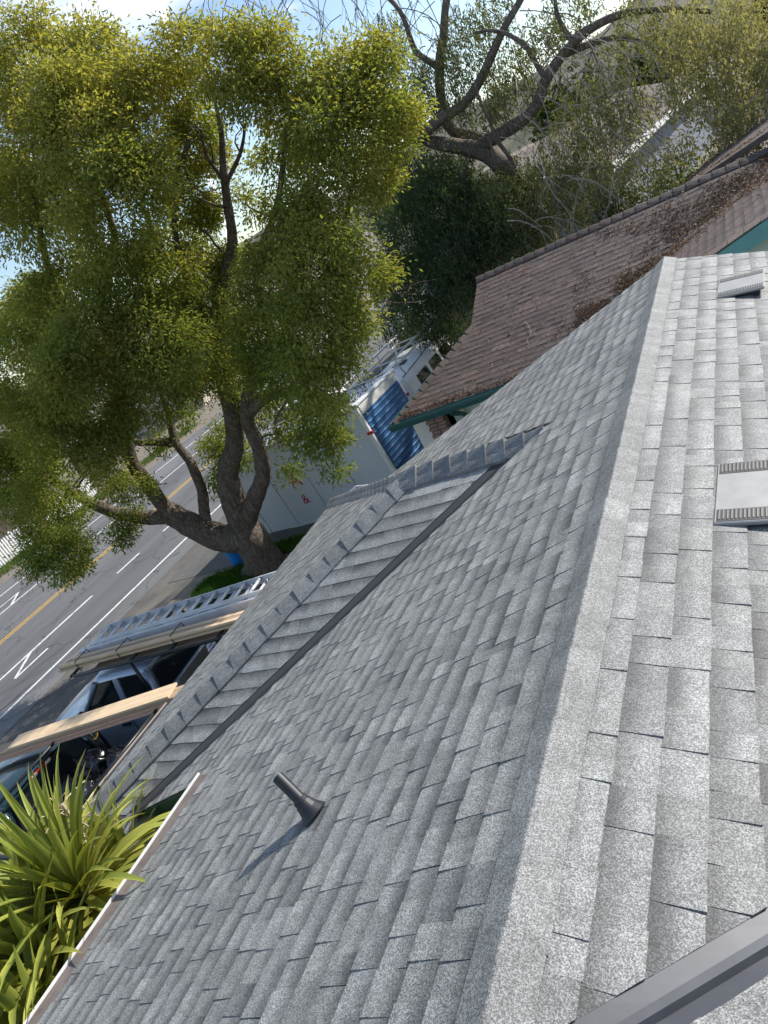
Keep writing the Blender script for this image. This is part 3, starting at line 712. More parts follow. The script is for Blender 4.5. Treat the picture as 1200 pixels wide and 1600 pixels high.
g = MB(); g.slab([(-4.05, GYE - .04, zGb(-4.05) - .005), (GRX, GYE - .04, zGb(GRX) - .005), (GRX, GYE - .04, zGb(GRX) - .22), (-4.05, GYE - .04, zGb(-4.05) - .22)], .03, Vector((0, -1, 0))); g.build('barge_board', 'tealgrey', brown, world=True, loc=brown.location)
wallp([(-3.6, GYE + .15, 0), (5, GYE + .15, 0), (5, GYE + .15, 3.0), (GRX, GYE + .15, zGb(GRX) - .1), (-3.6, GYE + .15, zGb(-3.6) - .1)], .12, (0, -1, 0), 'wallgreen', brown)
# gutter and walls under the main eave
prof = [(0, .01), (0, -.13), (-.10, -.13), (-.13, -.04), (-.13, .01), (-.115, .01), (-.115, -.03), (-.02, -.05), (-.02, .01)]
def bgut(P, Q, out):
    P, Q, out = Vector(P), Vector(Q), Vector(out)
    g = MB(); g.loft([[P - out * a + Vector((0, 0, b)) for a, b in prof], [Q - out * a + Vector((0, 0, b)) for a, b in prof]])
    g.build('gutter', 'teal', brown, world=True, loc=brown.location)
bgut((BX0 - .1, BY0, BZ0), (-3.9, BY0, BZ0), (0, -1, 0)); bgut((BX0, BY0 - .0, BZ0), (BX0, BYB, BZ0), (-1, 0, 0))
g = MB(); g.box((-5.3, BY0 + .3, BZ0 - .10), (2.9, .62, .02)); g.build('soffit', 'wallgreen', brown, world=True, loc=brown.location)
wallp([(-6.02, BY0 + .62, 0), (-3.6, BY0 + .62, 0), (-3.6, BY0 + .62, 2.7), (-6.02, BY0 + .62, 2.7)], .12, (0, -1, 0), 'wallgreen', brown)
wallp([(-6.02, BY0 + .62, 0), (-6.02, BYB - .6, 0), (-6.02, BYB - .6, 2.7), (-6.02, BY0 + .62, 2.7)], .12, (-1, 0, 0), 'wallgreen', brown)
bp = MB(); bp.box((-6.20, BY0 + .60, 1.22), (.34, .34, 2.44)); pier = bp.build('brick_pier', 'greyboard', brown, world=True, loc=brown.location)
bm0 = MB(); bm0.box((0, 0, 0), (.205, .10, .062)); brick0 = bm0.build('brick', 'brick', pier, bevel=.004, segs=1)
px0 = Vector((-6.20, BY0 + .60, 0)) - Vector(brown.location); first = True
for k in range(16):
    z = 2.40 - k * .076
    for fx, fy, rz_ in ((-.09 if k % 2 else .09, -.15, 0), (.125 if k % 2 else -.125, -.15, 0), (-.15, .02 if k % 2 else -.06, math.pi / 2), (.15, -.02 if k % 2 else .05, math.pi / 2)):
        o = brick0 if first else link_copy(brick0, pier); first = False
        o.location = (px0.x + fx * .82, px0.y + fy, z); o.rotation_euler = (0, 0, rz_)
g = MB(); g.box((-6.62, BY0 + .70, 1.2), (.42, .06, 2.3)); g.build('side_door', 'white', brown, world=True, loc=brown.location, bevel=.006)
g = MB(); g.tube([(-5.82, BY0 + .30, 2.45), (-5.78, BY0 + .34, 2.30), (-5.66, BY0 + .50, 2.20), (-5.62, BY0 + .56, 2.08), (-5.62, BY0 + .56, .1)], .045, 10); g.build('downspout', 'teal', brown, world=True, loc=brown.location, smooth=True)
g = MB(); g.box((-5.72, BY0 + .54, 2.30), (.24, .12, .15)); g.build('utility_box', 'wall', brown, world=True, loc=brown.location, bevel=.01)

# ---------------------------------------------------------------- scattered small leaves (numpy)
def quads(name, C, D, W, N, L, B, colr, mat, parent=None, kind=None, fold=.25, loc=(0, 0, 0)):
    """diamond leaves: centre C, length dir D, width dir W, normal N (arrays), lengths L, breadths B, colours."""
    n = len(C); L = L[:, None]; B = B[:, None]
    V = np.empty((n, 4, 3), np.float32)
    V[:, 0] = C - D * L / 2; V[:, 1] = C + W * B / 2 + N * B * fold - D * L * .06; V[:, 2] = C + D * L / 2 - N * L * .10; V[:, 3] = C - W * B / 2 + N * B * fold - D * L * .06
    V -= np.array(loc, np.float32)
    me = bpy.data.meshes.new(name); me.vertices.add(n * 4); me.vertices.foreach_set('co', V.ravel())
    idx = np.arange(n)[:, None] * 4 + np.array([0, 1, 2, 0, 2, 3]); me.loops.add(n * 6); me.loops.foreach_set('vertex_index', idx.ravel().astype(np.int32))
    me.polygons.add(n * 2); me.polygons.foreach_set('loop_start', np.arange(n * 2, dtype=np.int32) * 3)
    me.update(calc_edges=True); me.validate()
    ca = me.color_attributes.new('leafcol', 'FLOAT_COLOR', 'POINT'); c4 = np.ones((n, 4, 4), np.float32); c4[:, :, :3] = colr[:, None, :]; ca.data.foreach_set('color', c4.ravel())
    me.materials.append(MT[mat]); o = bpy.data.objects.new(name, me); COL.objects.link(o)
    if parent is not None: o.parent = parent; o.location = Vector(loc) - Vector(parent.location)
    else: o.location = loc
    if kind: o['kind'] = kind
    return o
def unit(a): return a / np.maximum(1e-9, np.linalg.norm(a, axis=1, keepdims=True))
def frames(D):
    r = NP.normal(size=D.shape); W = unit(np.cross(D, r)); return W, np.cross(W, D)

def litter_pts(n, fn):
    out = []
    while len(out) < n:
        p = fn()
        if p is not None: out.append(p)
    return np.array(out, np.float32)
RL = random.Random(5)
def lf():
    m = RL.random(); x = None
    if m < .62:      # valley
        x = RL.uniform(-3.6, 2.0); yv = BY0 + (zGb(x) - BZ0) / TB; y = yv + RL.gauss(.08, .22 + .10 * max(0, x + 2.5))
        wide = .28 + .12 * max(0, x + 3)
        if noise.noise(Vector((x * 2.2, y * 2.2, 0))) < RL.uniform(-.45, .25): return None
    elif m < .66:    # eave
        x = RL.uniform(-6.7, -3.5); y = BY0 + abs(RL.gauss(0, .10))
        if x < BX0 + (y - BY0) * hk + .05: return None
    else:            # patches on the slope
        x = RL.uniform(-3.2, 2.5); y = RL.uniform(12.6, 14.8)
        if noise.noise(Vector((x * 1.0 + 5, y * 1.3, 3))) < .12 + RL.uniform(-.05, .25): return None
    z = max(zN(y), zGb(x) if x > -4.05 and y > GYE else 0); return (x, y, z + .018 + RL.random() * .012)
C = litter_pts(11000, lf)
C2 = litter_pts(5200, lambda: (lambda x, y: None if (x < -1.5 + (y - 15) * .12 or noise.noise(Vector((x * .9, y * .9, 7))) < RL.uniform(-.5, .2)) else (x, y, 3.86 + (y - 15) * -.057 + (x - (-1.55 + (y - 15) * .124)) * .207 + .03))(RL.uniform(-1.5, 3), RL.uniform(15.0, 22)))
C3 = litter_pts(900, lambda: (RL.uniform(-5.2, 1), RL.uniform(11.8, 14.7), 0))
C3[:, 2] = BZ0 + (C3[:, 1] - BY0) * TB + .02
C = np.concatenate([C, C2, C3]); n = len(C)
D = NP.normal(size=(n, 3)); D[:, 2] *= .3; D = unit(D); W, N = frames(D)
pal = np.array([(.11, .065, .048), (.15, .10, .07), (.075, .05, .04), (.26, .20, .15), (.17, .105, .085), (.45, .40, .33)], np.float32)
colr = pal[NP.choice(6, n, p=[.3, .22, .25, .1, .1, .03])] * NP.uniform(.9, 1.6, (n, 1)).astype(np.float32)
quads('dead_leaves', C, D, W, N, NP.uniform(.028, .06, n), NP.uniform(.012, .026, n), colr, 'litter', brown, 'stuff')
for k, pts in enumerate((((-4.15, 12.95), (-4.05, 12.75), (-4.0, 12.55), (-4.08, 12.40), (-4.02, 12.28)), ((-4.7, 12.2), (-4.55, 12.22), (-4.45, 12.18)))):
    g = MB(); g.tube([(x, y, zN(y) + .03 + .01 * (i % 2)) for i, (x, y) in enumerate(pts)], .004, 5)
    tag(g.build('twig', 'twig'), ('thin curved twig lying mid-slope on the brown roof', 'short pale stick lying on brown roof above its lower left edge')[k], 'twig')

# ---------------------------------------------------------------- storage container
HC, LC_, WC = 2.46, 4.9, 2.13
ctr = Vector((-8.79, 13.75, 2.65))        # rear top corner nearest the viewer
RcM = rotm(math.radians(180 - 4.0), 0, 0) @ Matrix.Rotation(math.radians(4.3), 3, 'Y')
# local: +X forward (street), +Y left side (towards viewer after turning), Z up ; rear face at x=0
org = ctr - RcM @ Vector((0, WC / 2, HC))
cont = empty('storage_container', org, rot=RcM.to_euler(), label='white portable storage container with blue roll-up door and red letters on its side', cat='container')
g = MB(); g.box((LC_ / 2, 0, HC / 2), (LC_ - .02, WC - .04, HC - .04)); body = g.build('box', 'container', cont)
for sgn in (1, -1):
    g = MB(); g.box((.05, sgn * (WC / 2 - .035), HC / 2 - .04), (.10, .085, HC - .10)); g.build('corner_post', 'white', cont, bevel=.008)
    g = MB(); g.box((LC_ - .05, sgn * (WC / 2 - .035), HC / 2 - .04), (.10, .085, HC - .10)); g.build('corner_post', 'offwhite', cont, bevel=.008)
    g = MB(); g.box((LC_ / 2, sgn * (WC / 2 - .012), HC - .03), (LC_ + .02, .05, .09)); g.build('roof_rail', 'offwhite', cont, bevel=.006)
    g = MB(); g.box((LC_ / 2, sgn * (WC / 2 - .015), .06), (LC_, .05, .12)); g.build('base_rail', 'offwhite', cont, bevel=.006)
    for k in range(3):
        g = MB(); g.box((.055 + (k + 1) * LC_ / 4, sgn * (WC / 2 - .017), HC / 2), (.012, .008, HC - .14)); g.build('panel_seam', 'greyboard', cont)
g = MB(); g.box((-.006, 0, HC - .155), (.03, WC - .16, .25)); g.build('door_header', 'offwhite', cont)
tr = MB(); npt = 12; rings = []
for i in range(npt + 1):
    y = -WC / 2 + WC * i / npt; dz = .012 * noise.noise(Vector((y * 4, 0, 3)))
    rings.append([(-.05, y, HC - .03 + dz), (-.05, y, HC + .012), (.09, y, HC + .02), (.09, y, HC - .03)])
tr.loft(rings); tr.build('top_trim', 'white', cont)
dw = WC - .21; nsl = 15; hz0 = HC - .28; sh_ = (hz0 - .10) / nsl
sm = MB(); pr = []
for i in range(7):
    a = (0, .16, .22, .30, .42, .7, 1)[i]; pr.append((-(.012, .014, .034, .034, .014, .010, .012)[i], -sh_ / 2 + sh_ * a))
sm.loft([[(x, -dw / 2, z) for x, z in pr] + [(.01, -dw / 2, sh_ / 2), (.01, -dw / 2, -sh_ / 2)], [(x, dw / 2, z) for x, z in pr] + [(.01, dw / 2, sh_ / 2), (.01, dw / 2, -sh_ / 2)]])
door = MB(); door.box((.02, 0, hz0 / 2 + .04), (.02, dw, hz0 - .06)); door = door.build('roll_up_door', 'blue', cont)
sl0 = None
MT['blueline'] = simple('door_crest', (0.30, 0.42, 0.56), 0.4)
for k in range(nsl):
    z = hz0 - sh_ * (k + .5)
    if sl0 is None: sl0 = sm.build('slat', 'blue', door, smooth=False); o = sl0
    else: o = link_copy(sl0, door)
    o.location = (0, 0, z)
for sgn in (1, -1):
    g = MB(); g.box((.03, sgn * (WC / 2 - .01), 1.72), (.17, .055, .075)); g.build('marker_light', 'red', cont, bevel=.006)
# red lettering on the side facing the tree
def ptext(txt, size, mat, parent, mw, name='lettering'):
    cu = bpy.data.curves.new(name, 'FONT'); cu.body = txt; cu.size = size; cu.extrude = .002; cu.align_x = 'CENTER'; cu.align_y = 'CENTER'
    o = bpy.data.objects.new(name, cu); COL.objects.link(o); me = bpy.data.meshes.new_from_object(o.evaluated_get(bpy.context.evaluated_depsgraph_get())); bpy.data.objects.remove(o)
    me.materials.clear(); me.materials.append(MT[mat]); o = bpy.data.objects.new(name, me); COL.objects.link(o); o.parent = parent; o.matrix_local = mw; return o
def side_m(x, z):
    return Matrix(((-1, 0, 0, x), (0, 0, 1, WC / 2 - .016), (0, 1, 0, z), (0, 0, 0, 1)))
def cont_local(px, py):
    # where the ray meets the container's near side
    Mi = RcM.transposed(); o = Mi @ (CAMP - org); d = Mi @ ray(px, py); t_ = (WC / 2 - o.y) / d.y; return o + d * t_
pA = cont_local(463, 752); pAmp = cont_local(477, 781)
ptext('A', .56, 'redpaint', cont, side_m(pA.x + .05, pA.z + .02)); ptext('&', .38, 'redpaint', cont, side_m(pAmp.x, pAmp.z))
C = np.array([(RL.uniform(.2, LC_ - .1), RL.uniform(-WC / 2 + .05, WC / 2 - .05), HC - .012 + RL.random() * .02) for _ in range(1500)], np.float32)
n = len(C); Mx = np.array(RcM); C = C @ Mx.T + np.array(org); D = NP.normal(size=(n, 3)); D[:, 2] *= .25; D = unit(D); W, N = frames(D)
lt = quads('dead_leaves', C, D, W, N, NP.uniform(.04, .09, n), NP.uniform(.02, .04, n), pal[NP.choice(6, n)] * .9, 'litter', None, 'stuff', loc=tuple(org))
tag(lt, 'brown dead leaves lying on top of the storage container', 'leaves')

# ---------------------------------------------------------------- wheels and vehicles
def wheel(parent, x, y, r=.38, wd=.24):
    t_ = MB(); t_.lathe((0, -wd / 2, 0), (0, 1, 0), [(0, r * .62), (0, r * .93), (.03, r), (wd - .03, r), (wd, r * .93), (wd, r * .62)], 28)
    o = t_.build('wheel', 'rubber', parent, smooth=False); o.location = (x, y, r)
    h = MB(); h.lathe((0, -wd / 2 + .02, 0), (0, 1, 0), [(0, .02), (0, r * .3), (.03, r * .55), (.0, r * .64), (wd - .04, r * .64), (wd - .07, r * .55), (wd - .04, r * .3), (wd - .04, .02)], 20); h.build('rim', 'alu', o)
    return o
def pickup(name, loc, yaw, label, paint, L=5.5, W=1.92, H=1.80, cab=(-.75, .55, 1.25), belt=1.12, crew=True):
    """forward is +X. cab: (rear, roof front, windscreen base)"""
    t_ = empty(name, loc, yaw, label, 'pickup'); hw = W / 2; xf = L / 2; xr = -L / 2; cr_, ca_, cw = cab
    # lower body from cab rear to nose
    st = [(cr_, hw, belt), (cw - .1, hw, belt), (cw + .15, hw, belt - .02), (xf - .55, hw * .99, belt - .10), (xf - .22, hw * .95, belt - .17), (xf - .06, hw * .86, belt - .28), (xf, hw * .80, belt - .45)]
    rings = []
    for x, h_, zt in st:
        rings.append([(x, -h_ * .93, .34), (x, -h_, .55), (x, -h_ * .995, .80), (x, -h_ * .965, zt - .07), (x, -h_ * .90, zt), (x, -h_ * .45, zt + .035), (x, h_ * .45, zt + .035), (x, h_ * .90, zt), (x, h_ * .965, zt - .07), (x, h_ * .995, .80), (x, h_, .55), (x, h_ * .93, .34)])
    g = MB(); g.loft(rings); bd = g.build('body', paint, t_, smooth=True); bd.modifiers.new('es', 'EDGE_SPLIT').split_angle = math.radians(38)
    # cab shell
    rb, rf = cr_ + .10, ca_
    def cabring(x, zt, h_):
        return [(x, -h_ * 1.0, zt - .10), (x, -h_ * .97, zt - .035), (x, -h_ * .86, zt), (x, 0, zt + .025), (x, h_ * .86, zt), (x, h_ * .97, zt - .035), (x, h_, zt - .10)]
    hr = hw * .80
    g = MB(); g.loft([cabring(rb - .03, H - .03, hr * .97), cabring(rb + .12, H, hr), cabring((rb + rf) / 2, H + .012, hr), cabring(rf - .1, H, hr), cabring(rf + .02, H - .03, hr * .97)], closed=False, caps=False)
    roof = g.build('cab_roof', paint, t_, smooth=True)
    # pillars and glass
    def pil(a, b, r_=.04): m = MB(); m.tube([a, b], r_, 8); return m
    hb = hw * .93
    for s_ in (-1, 1):
        A0, A1 = Vector((cw, s_ * hb, belt)), Vector((rf, s_ * hr, H - .09)); B0, B1 = Vector((cr_ + .04, s_ * hb, belt)), Vector((rb, s_ * hr, H - .09))
        xm = (rf + rb) / 2 + .12; M0, M1 = Vector((xm + .03, s_ * hb, belt)), Vector((xm - .02, s_ * hr, H - .09))
        out = Vector((0, s_ * .006, .002))
        for a, b, r_ in ((A0, A1, .045), (B0, B1, .07)): pil(a, b, r_).build('pillar', paint, t_, smooth=True)
        q = MB(); q.loft([[M0 + Vector((dx, s_ * dy, 0)) for dx, dy in ((-.06, -.03), (.06, -.03), (.06, .012), (-.06, .012))], [M1 + Vector((dx, s_ * dy, 0)) for dx, dy in ((-.06, -.03), (.06, -.03), (.06, .012), (-.06, .012))]]); q.build('pillar', paint, t_)
        def pane(a0, a1, b0, b1, nm):
            # inset quad between two edges with rounded look
            P = lambda u, v: (a0.lerp(b0, u)).lerp(a1.lerp(b1, u), v) - Vector((0, s_ * .012, 0))
            us = ((.05, .06), (.95, .06), (.95, .80), (.90, .92), (.80, .95), (.20, .95), (.10, .92), (.05, .80))
            q = MB(); q.slab([P(u, v) for u, v in us], .008, Vector((0, s_, .3)).normalized()); return q.build(nm, 'glass', t_)
        pane(M0 + Vector((.03, 0, 0)), M1 + Vector((.03, 0, 0)), A0, A1, 'side_window'); pane(B0, B1, M0 - Vector((.03, 0, 0)), M1 - Vector((.03, 0, 0)), 'side_window')
        # window surround panel (door frames) in body colour behind the glass edge
        q = MB(); f0 = Vector((0, s_ * -.03, 0)); q.slab([B0 + f0, A0 + f0, A1 + f0, B1 + f0], .01, Vector((0, s_, .3)).normalized()); q.build('door_frame', 'black', t_)
        for xa in (xm + .02,):
            q = MB(); q.box((xa, s_ * (hw + .0005), .80), (.012, .006, .62)); q.build('door_gap', 'black', t_)
        q = MB(); q.box((cr_ + .02, s_ * (hw - .004), .78), (.012, .012, .66)); q.build('door_gap', 'black', t_)
        for xh in (xm + .18, cr_ + .22):
            q = MB(); q.box((xh, s_ * (hw + .012), .93), (.20, .035, .055)); q.build('door_handle', 'black', t_, bevel=.012)
        q = MB(); q.box((cw - .18, s_ * (hw + .13), belt + .06), (.13, .22, .17)); q.build('mirror', 'black', t_, bevel=.03)
        q = MB(); q.box((xf - .14, s_ * hw * .72, belt - .36), (.16, .34, .17)); q.build('headlight', 'lens', t_, bevel=.03)
        q = MB(); q.box(((cr_ + xf) / 2 - .9, s_ * (hw - .02), .37), (1.9, .10, .07)); q.build('side_step', 'alu', t_, bevel=.02)
        # bed side
        bx0, bx1 = xr + .03, cr_ - .03
        q = MB(); q.loft([[(x, s_ * (hw - .10), .50), (x, s_ * (hw - .01), .50), (x, s_ * hw, .75), (x, s_ * (hw - .01), belt - .06), (x, s_ * (hw - .05), belt), (x, s_ * (hw - .12), belt)] for x in (bx0, bx1)]); q.build('bed_side', paint, t_, bevel=.01)
        q = MB(); q.box((xr + .02, s_ * (hw - .07), .85), (.05, .12, .32)); q.build('tail_light', 'red', t_, bevel=.015)
        for wx in (xf - .95, xr + 1.05):
            q = MB(); ar = [(wx + .47 * math.cos(a * math.pi / 10), s_ * (hw - .015), .40 + .47 * math.sin(a * math.pi / 10)) for a in range(11)]; q.tube(ar, .035, 6); q.build('wheel_arch', 'black', t_)
            wheel(t_, wx, s_ * (hw - .13))
    q = MB(); q.slab([(cw + .02, -hb * .94, belt + .02), (cw + .02, hb * .94, belt + .02), (rf + .03, hr * .93, H - .07), (rf + .03, -hr * .93, H - .07)], .01, Vector((1, 0, .6)).normalized()); q.build('windscreen', 'glass', t_)
    q = MB(); q.slab([(cr_ + .03, -hb * .86, belt + .10), (cr_ + .03, hb * .86, belt + .10), (rb - .035, hr * .84, H - .13), (rb - .035, -hr * .84, H - .13)], .01, Vector((-1, 0, .2)).normalized()); q.build('rear_window', 'glass', t_)
    q = MB(); q.slab([(cr_ + .05, -hb, belt - .02), (cr_ + .05, hb, belt - .02), (rb - .0, hr, H - .06), (rb - .0, -hr, H - .06)], .02, Vector((-1, 0, .2)).normalized()); q.build('cab_back', paint, t_)
    q = MB(); q.box(((xr + cr_) / 2, 0, .55), (cr_ - xr - .06, W - .2, .06)); q.build('bed_floor', 'black', t_)
    q = MB(); q.box((xr + .03, 0, .80), (.06, W - .2, .56)); q.build('tailgate', paint, t_, bevel=.015)
    q = MB(); q.box((cr_ - .06, 0, .80), (.05, W - .2, .56)); q.build('bed_front', paint, t_)
    for x, sg in ((xf + .03, 1), (xr - .05, -1)): q = MB(); q.box((x, 0, .48), (.14, W * .94, .20)); q.build('bumper', 'chrome' if sg > 0 else 'black', t_, bevel=.03)
    q = MB(); q.box((xf + .005, 0, belt - .37), (.05, W * .46, .20)); q.build('grille', 'black', t_, bevel=.02)
    # brake lamp on the rear edge of the roof
    bl = MB(); bl.box((rb - .02, 0, H - .055), (.03, .40, .05)); bl = bl.build('brake_lamp', 'red', t_, bevel=.01)
    for y in (-.13, .13): q = MB(); q.box((rb - .03, y, H - .055), (.02, .09, .04)); q.build('cargo_lens', 'lens', bl)
    return t_
def rack(t_, x0, x1, hw, zb, zt, cross, yo=0.0, r_=.028, rails=True):
    for s_ in (-1, 1):
        for x in cross[-2:] if False else (cross[0], cross[-1]):
            q = MB(); q.tube([(x, yo + s_ * hw, zb), (x, yo + s_ * hw, zt)], r_, 8); q.build('rack_post', 'black', t_, smooth=True)
        if rails: q = MB(); q.tube([(x0, yo + s_ * hw, zt), (x1 - .1, yo + s_ * hw, zt), (x1, yo + s_ * (hw - .1), zt - .01)], r_, 8); q.build('rack_rail', 'black', t_, smooth=True)
    for x in cross + ([x1 - .02] if rails else []):
        q = MB(); q.tube([(x, yo - hw, zt), (x, yo + hw, zt)], r_ * .9, 8); q.build('rack_bar', 'black', t_, smooth=True)

YAW = math.radians(180 + 5.5)
silver = pickup('silver_pickup', (-10.52, 6.84, .012), YAW, 'silver blue pickup truck with black rack carrying ladder and lumber', 'silver')
rack(silver, -2.6, .75, .74, 1.1, 2.03, [-2.5, -1.55, -.68], .16)
dark = pickup('dark_pickup', (-10.82, 4.22, .012), math.radians(180 + 1.5), 'dark teal pickup beside leafy plant, its bed heaped with black bags', 'darkpaint', L=5.3, W=1.86, H=1.76, cab=(-.62, .70, 1.35), belt=1.08)
rack(dark, -2.5, -.70, .86, 1.05, 1.90, [-2.60, -.74], rails=False)
for k_, zz_ in enumerate((1.28, 1.16)):
    q = MB(); q.tube([(-2.5, .70 + .1 * k_, zz_), (-1.6, .72 + .1 * k_, zz_ + .03), (-.72, .78 + .05 * k_, zz_)], .018, 8); q.build('load_bar', 'black', dark, smooth=True)

# boards carried on the racks
def board(p, q, w_, th, mat, label, group, roll=0.0, name='board'):
    p, q = Vector(p), Vector(q); d = q - p; L = d.length; ex = d.normalized(); ey = Vector((0, 0, 1)).cross(ex).normalized(); ez = ex.cross(ey)
    if roll: R_ = Matrix.Rotation(roll, 3, ex); ey = R_ @ ey; ez = R_ @ ez
    g = MB(); g.box((0, 0, 0), (L, w_, th)); o = g.build(name, mat, bevel=.003, segs=1)
    m_ = Matrix((ex, ey, ez)).transposed().to_4x4(); m_.translation = (p + q) / 2; o.matrix_world = m_
    return tag(o, label, 'board', group)
GB = 'boards bundled on the silver pickup rack'
RB = random.Random(3)
a0, a1 = at_z(2.13, 93, 1046), at_z(2.13, 385, 968)
dv = (a1 - a0).normalized(); pv = Vector((-dv.y, dv.x, 0))
LB = 'pale tan board in the strapped lumber bundle on silver pickup rack'
for k in range(9):
    lay, col_ = divmod(k, 4)
    e0 = RB.uniform(-.05, .28); e1 = RB.uniform(-.1, .3)
    c0 = a0 + pv * (-.02 + .075 * col_ + RB.uniform(-.004, .004) - .012 * lay); c1 = a1 + pv * (-.02 + .072 * col_ + RB.uniform(-.01, .01) - .012 * lay)
    z = Vector((0, 0, -.02 + .042 * lay + RB.uniform(0, .002)))
    board(c0 + dv * e0 * .6 + z, c1 + dv * e1 + z, .068, .038, 'oldwood' if k in (1, 4, 6) else 'wood', LB, GB)
for k in range(3):
    c0 = a0 + pv * (.02 + .085 * k) + dv * .75 + Vector((0, 0, -.16)); board(c0, c0 + dv * 3.6, .075, .036, 'oldwood', 'lower board lying beside the strapped bundle on silver rack', 'loose boards on silver rack')
for k, s_ in enumerate((.55, 1.55, 2.75)):
    c = a0 + dv * s_ + pv * .09; g = MB(); loop = [c + pv * a + Vector((0, 0, b)) for a, b in ((-.17, .02), (-.16, .10), (.17, .10), (.18, .02), (.17, -.07), (-.16, -.07), (-.17, .02))]; g.tube(loop, .008, 6)
    tag(g.build('strap', 'rubber'), ('strap round street end of the lumber bundle on silver rack', 'strap round middle of the lumber bundle on silver rack', 'strap round house end of the lumber bundle on silver rack')[k], 'strap')
# planks over the dark pickup
P0, P1 = at_z(1.99, -60, 1200), at_z(1.99, 262, 1096); dv2 = (P1 - P0).normalized(); pv2 = Vector((-dv2.y, dv2.x, 0))
Q0 = at_z(2.03, 33, 1160)
PL = [('redwood', -.55, .30, 0.0, .235, .04, -.045, 'bottom pinkish plank across dark pickup rack, reaching farthest toward the street'),
      ('oldwood', .62, .16, .015, .235, .038, -.003, 'middle grey brown plank under the wide pale plank on dark rack'),
      ('wood', 1.0, .02, .045, .29, .036, .036, 'wide pale knotty plank on top of the stack across dark pickup rack'),
      ('redwood', .2, -.12, -.05, .18, .036, -.086, 'narrow underside plank lowest in the stack on dark pickup rack')]
for mat_, s0, s1, off_, w_, th_, zz, lb in PL:
    board(P0 + dv2 * s0 + pv2 * (.13 + off_) + Vector((0, 0, zz)), P1 + dv2 * s1 + pv2 * (.13 + off_) + Vector((0, 0, zz)), w_, th_, mat_, lb, 'planks on the dark pickup rack')
# aluminium extension ladder
lp0, lp1 = at_z(2.14, 128, 1018), at_z(2.14, 440, 924)
ld = (lp1 - lp0).normalized(); lw = Vector((-ld.y, ld.x, 0)); Ll = (lp1 - lp0).length + .9
LW_ = .54
lad = empty('extension_ladder', lp0, math.atan2(ld.y, ld.x), 'long aluminium extension ladder on far side of silver pickup rack', 'ladder')
for lay, (w_, z, x0, x1) in enumerate(((LW_, 0, 0, Ll), (.47, .075, .22, Ll - .1))):
    for s_ in (0, 1):
        y = (.0 if s_ == 0 else w_) + (LW_ - w_) / 2
        g = MB(); sg = 1 if s_ == 0 else -1
        g.loft([[(x, y, z - .035), (x, y + sg * .022, z - .035), (x, y + sg * .022, z - .028), (x, y + sg * .006, z - .028), (x, y + sg * .006, z + .028), (x, y + sg * .022, z + .028), (x, y + sg * .022, z + .035), (x, y, z + .035)] for x in (x0, x1)])
        g.build('ladder_rail', 'alu', lad)
    k = 0; x = x0 + .15
    while x < x1 - .05:
        g = MB(); g.tube([(x, (LW_ - w_) / 2 + .008, z), (x, (LW_ + w_) / 2 - .008, z)], .027, 8); g.build('rung', 'alu', lad, smooth=True); x += .305
for k in range(4): g = MB(); g.box((.1 + k * .21, .0, -.0), (.02, .07, .10)); g.build('rail_bracket', 'alu', lad)
g = MB(); g.box((Ll * .45, -.045, -.02), (Ll * .9, .03, .14)); g.build('stabiliser_channel', 'alu', lad, bevel=.004)

# load in the silver bed and the bags
def blob(name, c, r, mat, label, cat, group=None, seed=0, amp=.3, fr=3.0, sq=.8, sub=4):
    bm = bmesh.new(); bmesh.ops.create_icosphere(bm, subdivisions=sub, radius=1.0)
    for v in bm.verts:
        p = v.co.copy(); d = 1 + amp * noise.noise(p * fr * .5 + Vector((seed * 3.1, 0, 0))) + amp * .55 * abs(noise.noise(p * fr * 1.7 + Vector((0, seed, 0)))) * 1.2 - amp * .25 * abs(noise.noise(p * fr * 4 + Vector((0, 0, seed))))
        v.co = Vector((p.x * r[0], p.y * r[1], p.z * r[2] * sq)) * d
    me = bpy.data.meshes.new(name); bm.to_mesh(me); bm.free(); me.materials.append(MT[mat]); me.polygons.foreach_set('use_smooth', [True] * len(me.polygons))
    o = bpy.data.objects.new(name, me); COL.objects.link(o); o.location = c; return tag(o, label, cat, group)
RBg = random.Random(9)
bag_spots = [(-10.05, 4.75, 1.12), (-10.05, 4.25, 1.18), (-9.75, 4.55, 1.30), (-9.4, 4.7, 1.22), (-10.0, 3.8, 1.1), (-9.45, 4.15, 1.28), (-9.0, 4.75, 1.12), (-8.9, 4.9, .85), (-9.35, 4.75, .90), (-9.8, 4.85, .88), (-9.0, 4.35, .95), (-9.5, 4.25, 1.0), (-9.95, 4.3, .95), (-8.6, 4.6, .8), (-8.75, 4.0, .85), (-9.2, 3.8, .95), (-9.7, 3.75, .9), (-9.25, 4.55, 1.15), (-8.45, 4.15, .85)]
for k, (x, y, z) in enumerate(bag_spots):
    blob('rubbish_bag', (x, y, z), (RBg.uniform(.25, .34), RBg.uniform(.24, .32), RBg.uniform(.25, .32)), 'bag', 'shiny black rubbish bag heaped in the dark pickup bed', 'bag', 'black bags in the dark pickup bed', k, .45, 4)
def lpt(t_, x, y, z):
    return Vector(t_.location) + rotm(t_.rotation_euler.z) @ Vector((x, y, z))
g = MB(); g.slab([lpt(silver, -.95, -.1, .75), lpt(silver, -.95, .75, .75), lpt(silver, -1.25, .8, 1.45), lpt(silver, -1.25, -.05, 1.45)], .02, Vector((1, 0, .3)).normalized())
tag(g.build('grey_board', 'greyboard'), 'grey sheet of board leaning behind the silver cab', 'board')
blob('gas_can', lpt(silver, -1.35, .62, .95), (.16, .13, .2), 'alu', 'silvery round jug beside the grey board in silver pickup bed', 'jug', None, 3, .1, 2)
